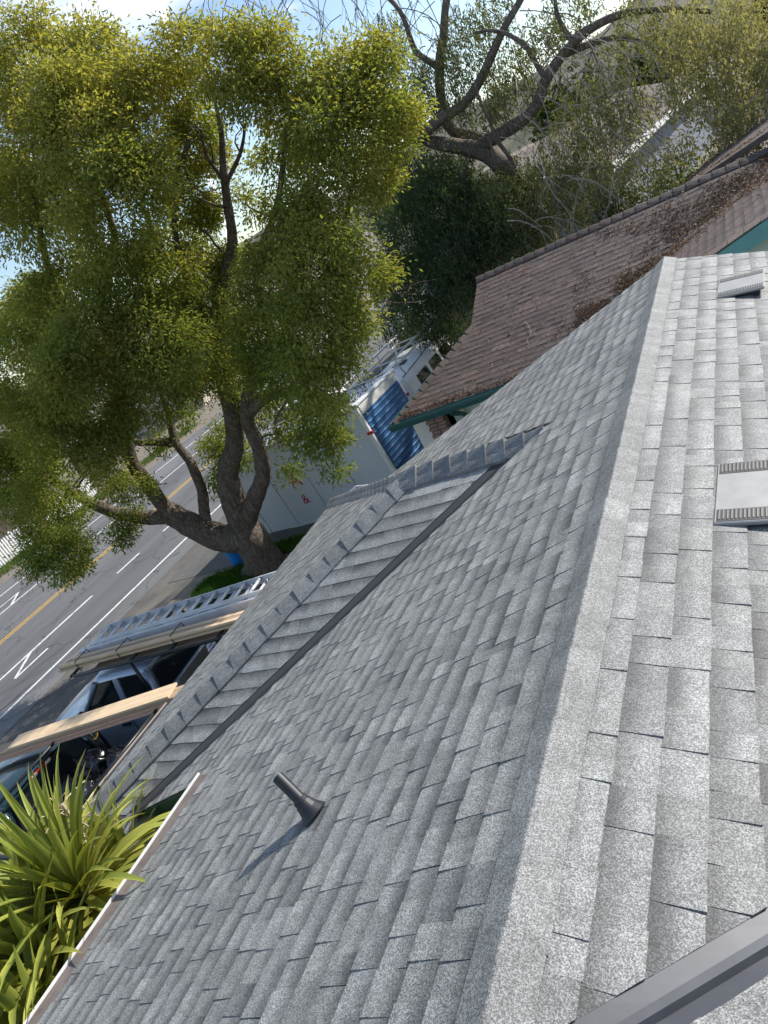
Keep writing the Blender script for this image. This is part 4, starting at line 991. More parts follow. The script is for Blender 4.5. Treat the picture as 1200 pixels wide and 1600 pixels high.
for k, (x, y, z, sx, sy, sz, m) in enumerate(((-1.75, .1, .90, .55, .42, .5, 'black'), (-1.95, -.45, .85, .6, .4, .45, 'black'))):
    t_ = empty('tool_case', lpt(silver, x, y, z - sz / 2), silver.rotation_euler.z + .2 * k, ('black tool case with yellow latch amid silver pickup bed', 'larger black tool case with yellow latch by far side of silver bed')[k], 'case', 'tool cases in the silver bed')
    g = MB(); g.box((0, 0, sz / 2), (sx, sy, sz)); g.build('case_body', m, t_, bevel=.04)
    g = MB(); g.box((0, sy / 2 + .01, sz * .7), (.12, .03, .05)); g.build('latch', 'yellowp', t_, bevel=.01)
    g = MB(); g.box((.05, 0, sz + .01), (.16, .06, .03)); g.build('case_handle', 'yellowp', t_, bevel=.01)
for k in range(5):
    p = lpt(silver, -1.45 - .05 * k, .70 - .16 * k, 1.12); q = lpt(silver, -2.45, .55 - .17 * k, 1.15)
    g = MB(); g.tube([p, p.lerp(q, .5) + Vector((0, 0, .02 * (k % 2))), q], .012 + .004 * (k % 3), 8); tag(g.build('metal_rod', 'chrome', smooth=True), 'shiny metal rod lying lengthwise in the silver pickup bed', 'rod', 'metal rods in the silver bed')
blob('yellow_tool', lpt(silver, -1.5, .48, 1.12), (.08, .06, .07), 'yellowp', 'small yellow power tool by silver jug in pickup bed', 'tool', None, 6, .2, 2)
# dark hooked pole with rope between the two pickups
pp = [at_z(1.85, 128, 1138), at_z(1.62, 150, 1158), at_z(1.4, 160, 1172), at_z(1.2, 167, 1186)]
g = MB(); g.tube(pp, .05, 10); pole = tag(g.build('padded_pole', 'black', smooth=True), 'thick black padded pole tied with yellow rope between the pickups', 'pole')
g = MB(); c = at_z(1.68, 148, 1150); g.tube([c + Vector((.06 * math.cos(a), .06 * math.sin(a), .02 * math.sin(2 * a))) for a in [i * .7 for i in range(12)]], .012, 6); rp = g.build('rope', 'yellowp', pole)

# white van behind the container
van = empty('white_van', (-10.0, 19.6, .013), math.radians(90), 'white van with tubular roof rack parked behind the storage container', 'van')
st = [(-2.3, .86, 1.80), (-2.25, .93, 1.93), (-1.9, .95, 2.0), (1.0, .95, 2.0), (1.5, .93, 1.92), (2.0, .92, 1.25), (2.5, .88, 1.1), (2.6, .8, .9)]
rings = [[(x, -h_ * .95, .35), (x, -h_, .7), (x, -h_ * .99, min(1.15, zt - .1)), (x, -h_ * .86, zt - .10), (x, -h_ * .74, zt), (x, 0, zt + .03), (x, h_ * .74, zt), (x, h_ * .86, zt - .10), (x, h_ * .99, min(1.15, zt - .1)), (x, h_, .7), (x, h_ * .95, .35)] for x, h_, zt in st]
g = MB(); g.loft(rings); o = g.build('body', 'white', van, smooth=True); o.modifiers.new('es', 'EDGE_SPLIT').split_angle = math.radians(35)
for s_ in (-1, 1):
    for x0, x1 in ((-1.75, -.85), (-.70, .15), (.3, 1.15)):
        f = lambda x, z: (x, s_ * (.945 - (z - 1.15) / .75 * .12 + .006), z)
        g = MB(); g.slab([f(x0, 1.22), f(x1, 1.22), f(x1 - .04, 1.78), f(x0 + .04, 1.78)], .01, Vector((0, s_, .2)).normalized()); g.build('side_window', 'glass', van)
    for x in (-1.5, 1.75): wheel(van, x, s_ * .80, .34, .22)
    g = MB(); g.tube([(-2.25, s_ * .70, 1.98), (-.2, s_ * .72, 2.06), (1.2, s_ * .70, 2.02)], .012, 6); g.build('drip_rail', 'rubber', van)
    y = s_ * .62
    g = MB(); g.tube([(-2.9, y, 2.18), (-2.75, y, 2.32), (.9, y, 2.32), (1.05, y, 2.40), (1.0, y, 2.50), (.7, y, 2.52), (-2.2, y, 2.52)], .03, 10); g.build('rack_hoop', 'offwhite', van, smooth=True)
    for x in (-2.0, -.6, .7): g = MB(); g.tube([(x, s_ * .72, 2.0), (x, y, 2.34), (x, y, 2.52)], .024, 8); g.build('rack_leg', 'offwhite', van, smooth=True)
for x in (-2.6, -1.3, 0, .8): g = MB(); g.tube([(x, -.62, 2.33), (x, .62, 2.33)], .022, 8); g.build('rack_bar', 'offwhite', van, smooth=True)
g = MB(); g.box((-.7, 0, 2.04), (.34, .4, .05)); g.build('roof_hatch', 'black', van, bevel=.01)
g = MB(); g.slab([(-2.33, -.62, 1.2), (-2.33, .62, 1.2), (-2.28, .55, 1.72), (-2.28, -.55, 1.72)], .012, Vector((-1, 0, .1)).normalized()); g.build('rear_window', 'white', van)
for s_ in (-1, 1): g = MB(); g.box((-2.31, s_ * .82, .95), (.04, .10, .28)); g.build('tail_light', 'red', van, bevel=.01)

# far parked car seen through the branches, across the far lane
def small_car(name, loc, yaw, label, paint):
    t_ = empty(name, loc, yaw, label, 'car')
    st = [(-2.15, .70, .75), (-2.1, .82, .92), (-1.4, .87, .98), (.7, .87, .95), (1.6, .85, .88), (2.1, .76, .72), (2.18, .66, .6)]
    rings = [[(x, -h_ * .95, .25), (x, -h_, .5), (x, -h_ * .98, zt - .08), (x, -h_ * .85, zt), (x, 0, zt + .03), (x, h_ * .85, zt), (x, h_ * .98, zt - .08), (x, h_, .5), (x, h_ * .95, .25)] for x, h_, zt in st]
    g = MB(); g.loft(rings); g.build('body', paint, t_, smooth=True).modifiers.new('es', 'EDGE_SPLIT').split_angle = math.radians(38)
    st = [(-1.75, .74, .98), (-1.05, .62, 1.40), (-.2, .64, 1.46), (.35, .62, 1.40), (1.05, .74, .98)]
    g = MB(); g.loft([[(x, -.76, .95), (x, -h_, zt - .03), (x, -h_ * .85, zt), (x, h_ * .85, zt), (x, h_, zt - .03), (x, .76, .95)] for x, h_, zt in st]); g.build('cabin_glass', 'glass', t_)
    g = MB(); g.slab([(-1.02, -.58, 1.425), (.33, -.58, 1.43), (.33, .58, 1.43), (-1.02, .58, 1.425)], .03); g.build('roof', paint, t_, bevel=.02)
    for s_ in (-1, 1):
        for x in (-1.3, 1.35): wheel(t_, x, s_ * .76, .31, .2)
        g = MB(); g.box((2.05, s_ * .55, .66), (.14, .26, .10)); g.build('headlight', 'lens', t_, bevel=.02)
        g = MB(); g.box((-2.1, s_ * .58, .78), (.08, .24, .10)); g.build('tail_light', 'red', t_, bevel=.02)
    return t_
small_car('parked_car', (-17.0, 23.3, .012), math.radians(90), 'white car parked at the roadside beyond the storage container, seen through branches', 'white')

# blue plastic barrel lid beside the big trunk
blb = at_y(12.75, 352, 836)
t_ = empty('blue_drum', (blb.x, blb.y, 0), label='bright blue plastic drum standing behind the forked trunk of the big tree', cat='drum')
g = MB(); g.lathe((0, 0, 0), (0, 0, 1), [(0, .02), (0, .24), (.03, .27), (blb.z - .12, .27), (blb.z + .05, .25), (blb.z + .15, .20), (blb.z + .20, .10), (blb.z + .21, .01)], 24); g.build('drum_body', 'bluetarp', t_, smooth=True)
g = MB(); g.lathe((0, 0, blb.z - .10), (0, 0, 1), [(0, .27), (.0, .285), (.03, .285), (.03, .27)], 24); g.build('rim_band', 'black', t_)

# white bent rod at the far corner of the lower roof
q = [at_z(2.56, 536, 779), at_z(2.66, 548, 767), at_z(2.72, 556, 760), at_z(2.72, 585, 757), at_z(2.6, 600, 757)]
g = MB(); g.tube(q, .012, 8); g.tube([q[0] + Vector((.05, .03, -.02)), q[1] + Vector((.05, .03, -.02)), q[2]], .010, 8); g.tube([q[0], q[0] + Vector((0, .3, -1.2)), (q[0].x, q[0].y + .35, 0)], .012, 8)
tag(g.build('standoff_bar', 'white', smooth=True), 'thin white bent ladder standoff bar behind far corner of lower grey roof', 'bar')

# ---------------------------------------------------------------- trees
def limb(pts, r0, r1, n=9, wob=.04, seed=0, sub=5):
    """smooth tapered limb through pts"""
    P = [Vector(p) for p in pts]; out = []; rad = []
    for i in range(len(P) - 1):
        p0, p1, p2, p3 = P[max(0, i - 1)], P[i], P[i + 1], P[min(len(P) - 1, i + 2)]
        for k in range(sub):
            t_ = k / sub; a = .5 * ((2 * p1) + (p2 - p0) * t_ + (2 * p0 - 5 * p1 + 4 * p2 - p3) * t_ ** 2 + (3 * p1 - p0 - 3 * p2 + p3) * t_ ** 3)
            out.append(a)
    out.append(P[-1]); m = len(out)
    for i in range(m): f = i / (m - 1); rad.append((r0 + (r1 - r0) * f) * (1 + .12 * noise.noise(Vector((i * .7, seed, 0)))))
    out = [p + Vector((noise.noise(p * 1.3 + Vector((seed, 0, 0))), noise.noise(p * 1.3 + Vector((0, seed, 0))), 0)) * wob for p in out]
    return out, rad
def grow(clumps, name, parent, per_area, ls, lb, colf, mat, droop=.5, shell=.55, strands=0, dens=None):
    """clumps: (centre, radii). Leaves in small sprays spread through each clump."""
    C = []; Dd = []; K = []
    for ci, (c, r) in enumerate(clumps):
        R_ = sum(r) / 3; ns = max(6, int(per_area * R_ * R_ * (dens[ci] if dens is not None else 1)))
        d = unit(NP.normal(size=(ns, 3))); rad = (NP.uniform(0, 1, ns) ** (1 / 3.)) * (1 - shell) + shell
        lump = np.array([1 + .35 * noise.noise(Vector(x * 2.1) + Vector((ci * 1.7, 0, 0))) + .2 * noise.noise(Vector(x * 5.3) + Vector((0, ci * 2.3, 0))) for x in d])
        rad = rad * lump; sp = d * rad[:, None] * np.array(r) + np.array(c)      # spray centres
        m = NP.integers(7, 12, ns); tot = int(m.sum()); idx = np.repeat(np.arange(ns), m)
        if strands:
            tpos = NP.uniform(0, 1, tot); ln = NP.uniform(.35, 1.0, ns) * strands
            sw = NP.normal(size=(ns, 3)) * .12
            pos = sp[idx] + np.stack([sw[idx, 0] * tpos, sw[idx, 1] * tpos, -tpos * ln[idx]], 1) + NP.normal(size=(tot, 3)) * .035
            dr = NP.normal(size=(tot, 3)) * .55 + np.array([0, 0, -.75])
        else:
            off = NP.normal(size=(tot, 3)) * np.array([.13, .13, .09]); pos = sp[idx] + off
            dr = d[idx] * .6 + unit(off) * .8 + NP.normal(size=(tot, 3)) * .45 + np.array([0, 0, -droop])
        C.append(pos); Dd.append(unit(dr)); K.append(np.stack([np.full(tot, ci), rad[idx], d[idx, 2], NP.uniform(0, 1, ns)[idx]], 1))
    C = np.concatenate(C); D = np.concatenate(Dd); K = np.concatenate(K); n = len(C)
    W, N = frames(D); flip = np.where(N[:, 2:3] < 0, -1, 1); N = N * flip
    colr = colf(C, K, n).astype(np.float32)
    return quads(name, C.astype(np.float32), D, W, N, NP.uniform(*ls, n), NP.uniform(*lb, n), colr, mat, parent, None, .18, tuple(parent.location)), n

# the big broadleaf tree in front of the container
base = Vector((-12.45, 12.1, 0))
tree = empty('broadleaf_tree', base, label='huge multi-stemmed yellow-green broadleaf tree leaning over the road and driveway', cat='tree')
TY = 12.05
def tp(px, py, dy=0.0): return at_y(TY + dy, px, py)
limbs = [
 ([base + Vector((.1, 0, -.1)), tp(408, 872), tp(385, 838, -.05), tp(350, 848 - 6, -.15), tp(303, 822, -.3), tp(258, 798, -.45)], .50, .27),
 ([base + Vector((.15, .1, -.1)), tp(412, 870, .1), tp(390, 832, .1), tp(372, 800, .1), tp(360, 768, .1), tp(357, 735, .15), tp(368, 690, .2), tp(362, 640, .2), tp(345, 560, .3), tp(340, 470, .5), tp(362, 380, .6), tp(352, 290, .6), tp(345, 200, .6), tp(330, 140, .7)], .40, .02),
 ([tp(386, 815, .15), tp(398, 780, .1), tp(411, 745, 0), tp(406, 705, -.05), tp(386, 655, -.1), tp(392, 600, 0), tp(430, 540, .3), tp(480, 470, .5), tp(525, 400, .7), tp(543, 320, .8), tp(560, 230, .8)], .225, .03),
 ([tp(262, 800, -.45), tp(232, 755, -.6), tp(203, 712, -.7), tp(186, 640, -.6), tp(172, 560, -.5), tp(160, 470, -.3), tp(180, 380, -.2), tp(150, 260, 0), tp(140, 130, .2)], .20, .03),
 ([tp(268, 806, -.45), tp(225, 808, -.6), tp(182, 800, -.8), tp(140, 784, -.9), tp(108, 764, -1.0), tp(60, 740, -1.2), tp(10, 722, -1.4)], .20, .07),
 ([tp(328, 838, -.2), tp(320, 805, -.1), tp(316, 765, .1), tp(300, 725, .2), tp(276, 692, .3), tp(262, 640, .5), tp(240, 560, .6), tp(255, 450, .8), tp(230, 330, 1.0)], .155, .05),
 ([tp(276, 692, .3), tp(240, 690, .2), tp(205, 688, .0), tp(160, 640, -.2)], .12, .06),
 ([tp(388, 645, -.1), tp(420, 618, -.3), tp(460, 612, -.5), tp(500, 622, -.7), tp(530, 640, -.8)], .15, .06),
 ([tp(172, 560, -.5), tp(110, 500, -.8), tp(70, 400, -.8), tp(50, 260, -.6)], .11, .04),
 ([tp(110, 764, -1.0), tp(90, 800, -1.2), tp(100, 850, -1.3), tp(110, 880, -1.3)], .06, .02),
 ([tp(345, 560, .3), tp(290, 430, .2), tp(270, 330, .1), tp(300, 200, .2)], .10, .04),
 ([tp(430, 540, .3), tp(400, 430, 0), tp(430, 330, .0), tp(450, 200, .2)], .10, .04),
 ([tp(352, 290, .6), tp(325, 250, .5), tp(315, 200, .4)], .05, .02), ([tp(352, 290, .6), tp(375, 240, .6), tp(385, 190, .6)], .05, .02),
 ([tp(480, 470, .5), tp(540, 480, .2), tp(580, 470, 0)], .07, .02), ([tp(500, 622, -.7), tp(505, 670, -.9), tp(490, 710, -1.0)], .035, .012), ([tp(460, 612, -.5), tp(430, 660, -.7), tp(455, 700, -.8)], .03, .012),
]
g = MB()
for i, (pts, r0, r1) in enumerate(limbs):
    p, r = limb(pts, r0, r1, seed=i * 3.7, wob=.05)
    if i < 2:
        r = list(r)
        for k in range(5): r[k] *= 1.35 - .07 * k
    g.tube(p, r, 14 if r0 > .2 else 9)
RT = random.Random(17)
for i, (pts, r0, r1) in enumerate(limbs):
    P_ = [Vector(p) for p in pts]; n_ = len(P_)
    if i == 0: continue
    for k in range(7 if n_ > 5 else 3):
        f_ = RT.uniform(.62 if i < 6 else .3, 1.0) * (n_ - 1.001); a_ = P_[int(f_)].lerp(P_[int(f_) + 1], f_ - int(f_))
        d_ = Vector((RT.gauss(0, 1), RT.gauss(0, 1), RT.uniform(-.1, 1.2))).normalized(); L_ = RT.uniform(.6, 1.7); q_ = [a_]
        for m_ in range(4): d_ = (d_ + Vector((RT.gauss(0, .3), RT.gauss(0, .3), RT.gauss(.08, .25)))).normalized(); q_.append(q_[-1] + d_ * L_ / 4)
        rr_ = max(.018, (r0 + (r1 - r0) * f_ / (n_ - 1)) * .32); g.tube(q_, [rr_, rr_ * .8, rr_ * .6, rr_ * .42, rr_ * .25], 6)
trunk = g.build('trunk', 'bark', tree, world=True, loc=tree.location, smooth=True)
CL_ = [  # px, py, radius px, dy
 (60,120,72,0),(145,85,52,.3),(215,135,56,-.2),(35,220,80,-.6),(125,215,80,-.9),(215,235,55,-.7),(60,335,72,-.8),(190,330,80,-1.2),(235,290,45,-1.0),(15,290,45,.4),(150,150,60,-.5),
 (290,80,42,.3),(345,100,50,0),(415,105,50,.1),(470,118,45,.2),(275,150,40,.6),(395,150,45,-.2),(300,235,42,.9),(285,320,45,.6),(310,400,30,1.0),(330,340,22,1.0),(370,300,20,1.2),
 (540,110,50,.4),(590,120,46,.4),(560,200,70,0),(620,180,38,.3),(490,190,52,.2),(450,250,42,.4),(525,290,66,-.4),(590,290,34,.2),(460,330,52,-.2),(500,410,80,-1.0),(560,420,52,-.6),(430,430,62,-.6),(560,500,36,-.5),(480,520,75,-1.3),(405,520,62,-.8),(535,565,38,-.9),(590,200,40,.8),(600,250,18,.8),(610,270,10,.9),
 (250,450,62,-.6),(190,440,66,-1.2),(110,470,62,-.8),(60,480,52,0),(20,520,52,.2),(150,540,75,-1.6),(240,530,70,-1.2),(325,470,52,.2),(330,550,62,-.3),(60,590,75,-1.5),(150,630,66,-1.3),(240,615,60,-.9),(300,600,40,-.2),(370,600,45,.3),(440,590,55,-.8),(20,660,60,-1.0),(90,680,62,-1.8),(160,700,44,-1.6),(20,740,52,-1.2),(70,765,45,-1.6),(110,610,55,-2.2),(250,400,40,.6),(280,560,50,-1.4),(500,600,45,-1.4),
 (70,850,42,-1.5),(105,870,36,-1.6),(120,850,26,-1.4),(95,895,24,-1.6),(60,810,30,-1.3),(192,828,26,-.8),(205,812,20,-.7),(215,765,26,-.8),(190,770,24,-.9),
 (480,690,28,-.9),(510,700,30,-1.0),(522,690,22,-1.0),(500,655,34,-.8),(520,640,28,-.9),(440,680,16,-.6),(450,660,20,-.6),(455,742,18,-.9),(530,735,16,-1.0),(365,712,28,.4),(345,740,24,.4),(350,690,30,.4),(340,760,14,.3),(330,700,20,.5),(285,650,22,.2),
]
CL_ += [(170,745,30,-1.2),(120,795,30,-1.4),(255,690,20,.2),(405,640,30,.2),(30,790,34,-1.2),(305,190,34,.9),(340,255,26,1.1),(318,335,30,1.0),(395,250,16,1.0),(405,330,24,.8),(365,405,32,.9),(290,265,30,1.0),(300,370,26,1.2),(430,190,26,.4),(345,430,34,.6)]
clumps = []
for px, py, r, dy in CL_:
    c = at_y(TY + dy * 1.3, px, py); d = (c - CAMP).length; R_ = r * d / FPX
    clumps.append((tuple(c), (R_ * .85, R_ * .95, R_ * .78)))
    for _ in range(5 if r > 30 else 2):
        a = Vector((RT.gauss(0, 1), RT.gauss(0, 1), RT.gauss(.25, 1))).normalized() * R_ * RT.uniform(.65, .95); q = R_ * RT.uniform(.28, .48)
        clumps.append((tuple(c + a), (q, q * 1.1, q * .8)))
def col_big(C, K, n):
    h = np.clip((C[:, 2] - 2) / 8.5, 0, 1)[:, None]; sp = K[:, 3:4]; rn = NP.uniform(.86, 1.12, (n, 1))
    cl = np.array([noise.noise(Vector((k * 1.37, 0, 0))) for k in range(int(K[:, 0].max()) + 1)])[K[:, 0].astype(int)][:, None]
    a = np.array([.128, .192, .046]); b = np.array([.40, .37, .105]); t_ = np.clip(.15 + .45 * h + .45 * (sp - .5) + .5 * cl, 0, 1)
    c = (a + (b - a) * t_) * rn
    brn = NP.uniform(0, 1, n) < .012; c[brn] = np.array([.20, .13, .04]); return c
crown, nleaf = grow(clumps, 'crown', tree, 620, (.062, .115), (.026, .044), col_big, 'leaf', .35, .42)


# drooping pepper tree behind the brown house
PY = 21.5
base2 = Vector((-5.6, PY + .3, 0))
tree2 = empty('drooping_tree', base2, label='gnarled drooping grey-green tree with bare hanging twigs behind the brown roof', cat='tree')
def tq(px, py, dy=0.0): return at_y(PY + dy, px, py)
limbs2 = [
 ([base2, tq(862, 400), tq(840, 335), tq(795, 270), tq(745, 235), tq(690, 225, .3), tq(652, 216, .3)], .40, .14),
 ([tq(800, 275), tq(760, 225, .5), tq(700, 195, .6), tq(688, 100, .6), tq(700, 0, .6), tq(705, -60, .6)], .21, .07),
 ([tq(650, 218, .2), tq(690, 185, -.2), tq(728, 160, -.4), tq(757, 110, -.5), tq(778, 60, -.5), tq(812, 5, -.4), tq(830, -50, -.4)], .16, .075),
 ([tq(755, 225, 0), tq(790, 205, -.5), tq(830, 175, -.8), tq(852, 125, -1.0), tq(893, 72, -1.2), tq(950, 30, -1.3), tq(1030, 15, -1.4), tq(1110, 20, -1.5)], .19, .05),
 ([tq(880, 85, -1.1), tq(960, 60, -1.0), tq(1030, 80, -1.2), tq(1090, 110, -1.6)], .09, .03),
 ([tq(852, 125, -1.0), tq(810, 62, -.9), tq(770, 48, -.9), tq(740, 52, -.8)], .07, .03),
 ([tq(690, 110, .6), tq(650, 80, .3), tq(630, 30, .3), tq(590, -20, .3)], .10, .05),
 ([tq(650, 216, .2), tq(620, 240, .3), tq(605, 290, .4), tq(570, 350, .5)], .10, .04),
 ([tq(820, 310, -.6), tq(800, 250, -1.0), tq(760, 190, -1.3), tq(740, 130, -1.5)], .07, .03),
 ([tq(840, 335, -.4), tq(800, 262, -1.2), tq(775, 252, -1.4), tq(760, 215, -1.5)], .08, .03),
 ([tq(900, 68, -1.2), tq(870, 20, -1.2), tq(860, -40, -1.1)], .07, .03),
]
g = MB()
for i, (pts, r0, r1) in enumerate(limbs2):
    p, r = limb(pts, r0, r1, seed=50 + i * 2.3, wob=.12); g.tube(p, r, 12 if r0 > .2 else 8)
trunk2 = g.build('trunk', 'bark2', tree2, world=True, loc=tree2.location, smooth=True)
# hanging twigs
g = MB(); RW_ = random.Random(23)
def hang(px, py, dy, ln, kx, r_=.010, out=0.0):
    p = tq(px, py, dy); pts = [p]; d = Vector((RW_.uniform(-.5, .5) + out, RW_.uniform(-.3, .3), RW_.uniform(-.1, .35))); seg = ln / 6
    for k in range(6):
        d = (d + Vector((RW_.gauss(0, .22), RW_.gauss(0, .2), -.30))).normalized(); pts.append(pts[-1] + d * seg)
        if k in (1, 2, 3, 4):
            e = d.copy(); qpts = [pts[-1]]
            for m_ in range(3): e = (e + Vector((RW_.gauss(0, .45), RW_.gauss(0, .45), -.25))).normalized(); qpts.append(qpts[-1] + e * seg * .8)
            g.tube(qpts, [r_ * .5, r_ * .42, r_ * .35, r_ * .25], 4, cap=False)
    g.tube(pts, [r_ * (1 - .10 * i) for i in range(7)], 5, cap=False)
for _ in range(55): hang(RW_.uniform(290, 690), RW_.uniform(-60, 30), RW_.uniform(-1, 1.5), RW_.uniform(1.2, 2.6), 0, .013)
for _ in range(45): hang(RW_.uniform(620, 1000), RW_.uniform(-20, 200), RW_.uniform(-1.8, .8), RW_.uniform(1.0, 2.4), 0, .014)
tw = g.build('twigs', 'bark2', tree2, world=True, loc=tree2.location, fixn=False, kind='stuff')
g = MB()
for _ in range(60): hang(RW_.uniform(780, 1000), RW_.uniform(40, 260), RW_.uniform(-2.4, -1.4), RW_.uniform(1.2, 2.4), 0, .012, .2)
for _ in range(10): hang(RW_.uniform(780, 950), RW_.uniform(270, 360), RW_.uniform(-2.8, -1.9), RW_.uniform(.8, 1.8), 0, .016, .5)
g.build('pale_twigs', 'twig', tree2, world=True, loc=tree2.location, fixn=False, kind='stuff')
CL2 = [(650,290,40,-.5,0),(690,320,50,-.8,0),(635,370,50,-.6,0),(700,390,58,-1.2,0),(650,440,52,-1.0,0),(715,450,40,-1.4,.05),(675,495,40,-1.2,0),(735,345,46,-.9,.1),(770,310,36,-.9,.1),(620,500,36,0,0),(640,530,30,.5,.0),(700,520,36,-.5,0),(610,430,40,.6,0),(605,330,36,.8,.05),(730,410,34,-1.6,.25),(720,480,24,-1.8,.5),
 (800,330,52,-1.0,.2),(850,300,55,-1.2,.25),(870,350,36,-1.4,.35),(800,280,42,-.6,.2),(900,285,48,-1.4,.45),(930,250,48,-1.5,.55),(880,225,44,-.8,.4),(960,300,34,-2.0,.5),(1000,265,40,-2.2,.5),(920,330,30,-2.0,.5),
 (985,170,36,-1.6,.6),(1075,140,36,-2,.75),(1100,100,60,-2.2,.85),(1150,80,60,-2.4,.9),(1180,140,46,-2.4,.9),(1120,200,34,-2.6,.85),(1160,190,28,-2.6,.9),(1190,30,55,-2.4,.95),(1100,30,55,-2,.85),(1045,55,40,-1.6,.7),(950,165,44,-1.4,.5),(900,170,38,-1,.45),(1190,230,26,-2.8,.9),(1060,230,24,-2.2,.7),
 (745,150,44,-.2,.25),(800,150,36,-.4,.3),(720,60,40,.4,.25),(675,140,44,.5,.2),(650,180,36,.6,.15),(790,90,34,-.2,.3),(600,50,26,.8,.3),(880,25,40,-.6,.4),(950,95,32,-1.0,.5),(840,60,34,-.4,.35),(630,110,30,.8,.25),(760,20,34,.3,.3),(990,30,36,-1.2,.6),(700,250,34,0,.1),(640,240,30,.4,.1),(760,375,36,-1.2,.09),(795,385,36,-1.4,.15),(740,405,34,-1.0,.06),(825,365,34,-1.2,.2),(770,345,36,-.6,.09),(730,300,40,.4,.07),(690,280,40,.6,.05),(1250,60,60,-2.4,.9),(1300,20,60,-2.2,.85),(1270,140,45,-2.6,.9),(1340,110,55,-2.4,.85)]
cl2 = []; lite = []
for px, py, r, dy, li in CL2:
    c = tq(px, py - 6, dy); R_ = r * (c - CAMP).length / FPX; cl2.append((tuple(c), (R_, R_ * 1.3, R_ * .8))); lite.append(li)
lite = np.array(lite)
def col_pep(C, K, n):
    li = lite[K[:, 0].astype(int)][:, None]; a = np.array([.055, .092, .050]); b = np.array([.36, .345, .19]); t_ = np.clip(li + .22 * (K[:, 3:4] - .5) + NP.normal(size=(n, 1)) * .08, 0, 1)  # yellower clumps also paled: milky haze put into the leaf colour
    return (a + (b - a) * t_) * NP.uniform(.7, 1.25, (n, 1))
sel_d = [c for c, l in zip(cl2, lite) if True]
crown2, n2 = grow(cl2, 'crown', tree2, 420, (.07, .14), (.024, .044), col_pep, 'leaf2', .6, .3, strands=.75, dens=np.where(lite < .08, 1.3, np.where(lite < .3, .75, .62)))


# undergrowth and shrubs behind the brown house, and dark hedge behind the van
def shrub(name, cl, label, ca, cb, per=240, cat='shrub'):
    b_ = Vector((sum(c[0][0] for c in cl) / len(cl), sum(c[0][1] for c in cl) / len(cl), 0)); t_ = empty(name, b_, label=label, cat=cat)
    f = lambda C, K, n: (np.array(ca) + (np.array(cb) - np.array(ca)) * np.clip(K[:, 3:4] + NP.normal(size=(n, 1)) * .15, 0, 1)) * NP.uniform(.7, 1.2, (n, 1))
    grow(cl, 'foliage', t_, per, (.07, .13), (.04, .07), f, 'leaf', .3, .5)
    g = MB()
    for c, r in cl:
        for k in range(3): p, rr = limb([b_ + Vector((RT.uniform(-.2, .2), RT.uniform(-.2, .2), 0)), Vector(c) * .5 + b_ * .5 + Vector((0, 0, .2)), Vector(c) + Vector((RT.uniform(-.4, .4) * r[0], 0, r[2] * .3))], .05, .015, seed=k); g.tube(p, rr, 6)
    g.build('stems', 'bark2', t_, world=True, loc=t_.location); return t_
shrub('leafy_shrub', [((-3.6, 18.5, 2.5), (.8, .8, .7)), ((-2.9, 18.8, 2.9), (.6, .7, .5)), ((-3.2, 19.3, 3.3), (.6, .6, .5)), ((-2.4, 19.4, 3.2), (.6, .6, .6))], 'bright leafy shrub between brown roof and white-fascia house', (.04, .075, .02), (.12, .16, .05))
shrub('leafy_shrub', [((-1.9, 20.5, 3.0), (.6, .6, .6)), ((-1.7, 21.2, 3.5), (.5, .5, .4)), ((-2.3, 21.0, 2.4), (.8, .8, .8))], 'dark shrub in the gap below the rear brown roof', (.025, .05, .018), (.07, .10, .03))
shrub('dark_hedge', [((-8.2, 24.0, 1.6), (1.3, .9, 1.3)), ((-6.6, 22.5, 2.0), (1.2, .9, 1.2)), ((-7.2, 20.5, 1.2), (.7, .7, .9)), ((-6.4, 19.6, 1.8), (.8, .6, 1.0)), ((-9.0, 26.0, 2.2), (1.2, .9, 1.4))], 'dark evergreen hedge behind the white van and brown gable', (.03, .058, .03), (.075, .115, .05), 150, 'hedge')

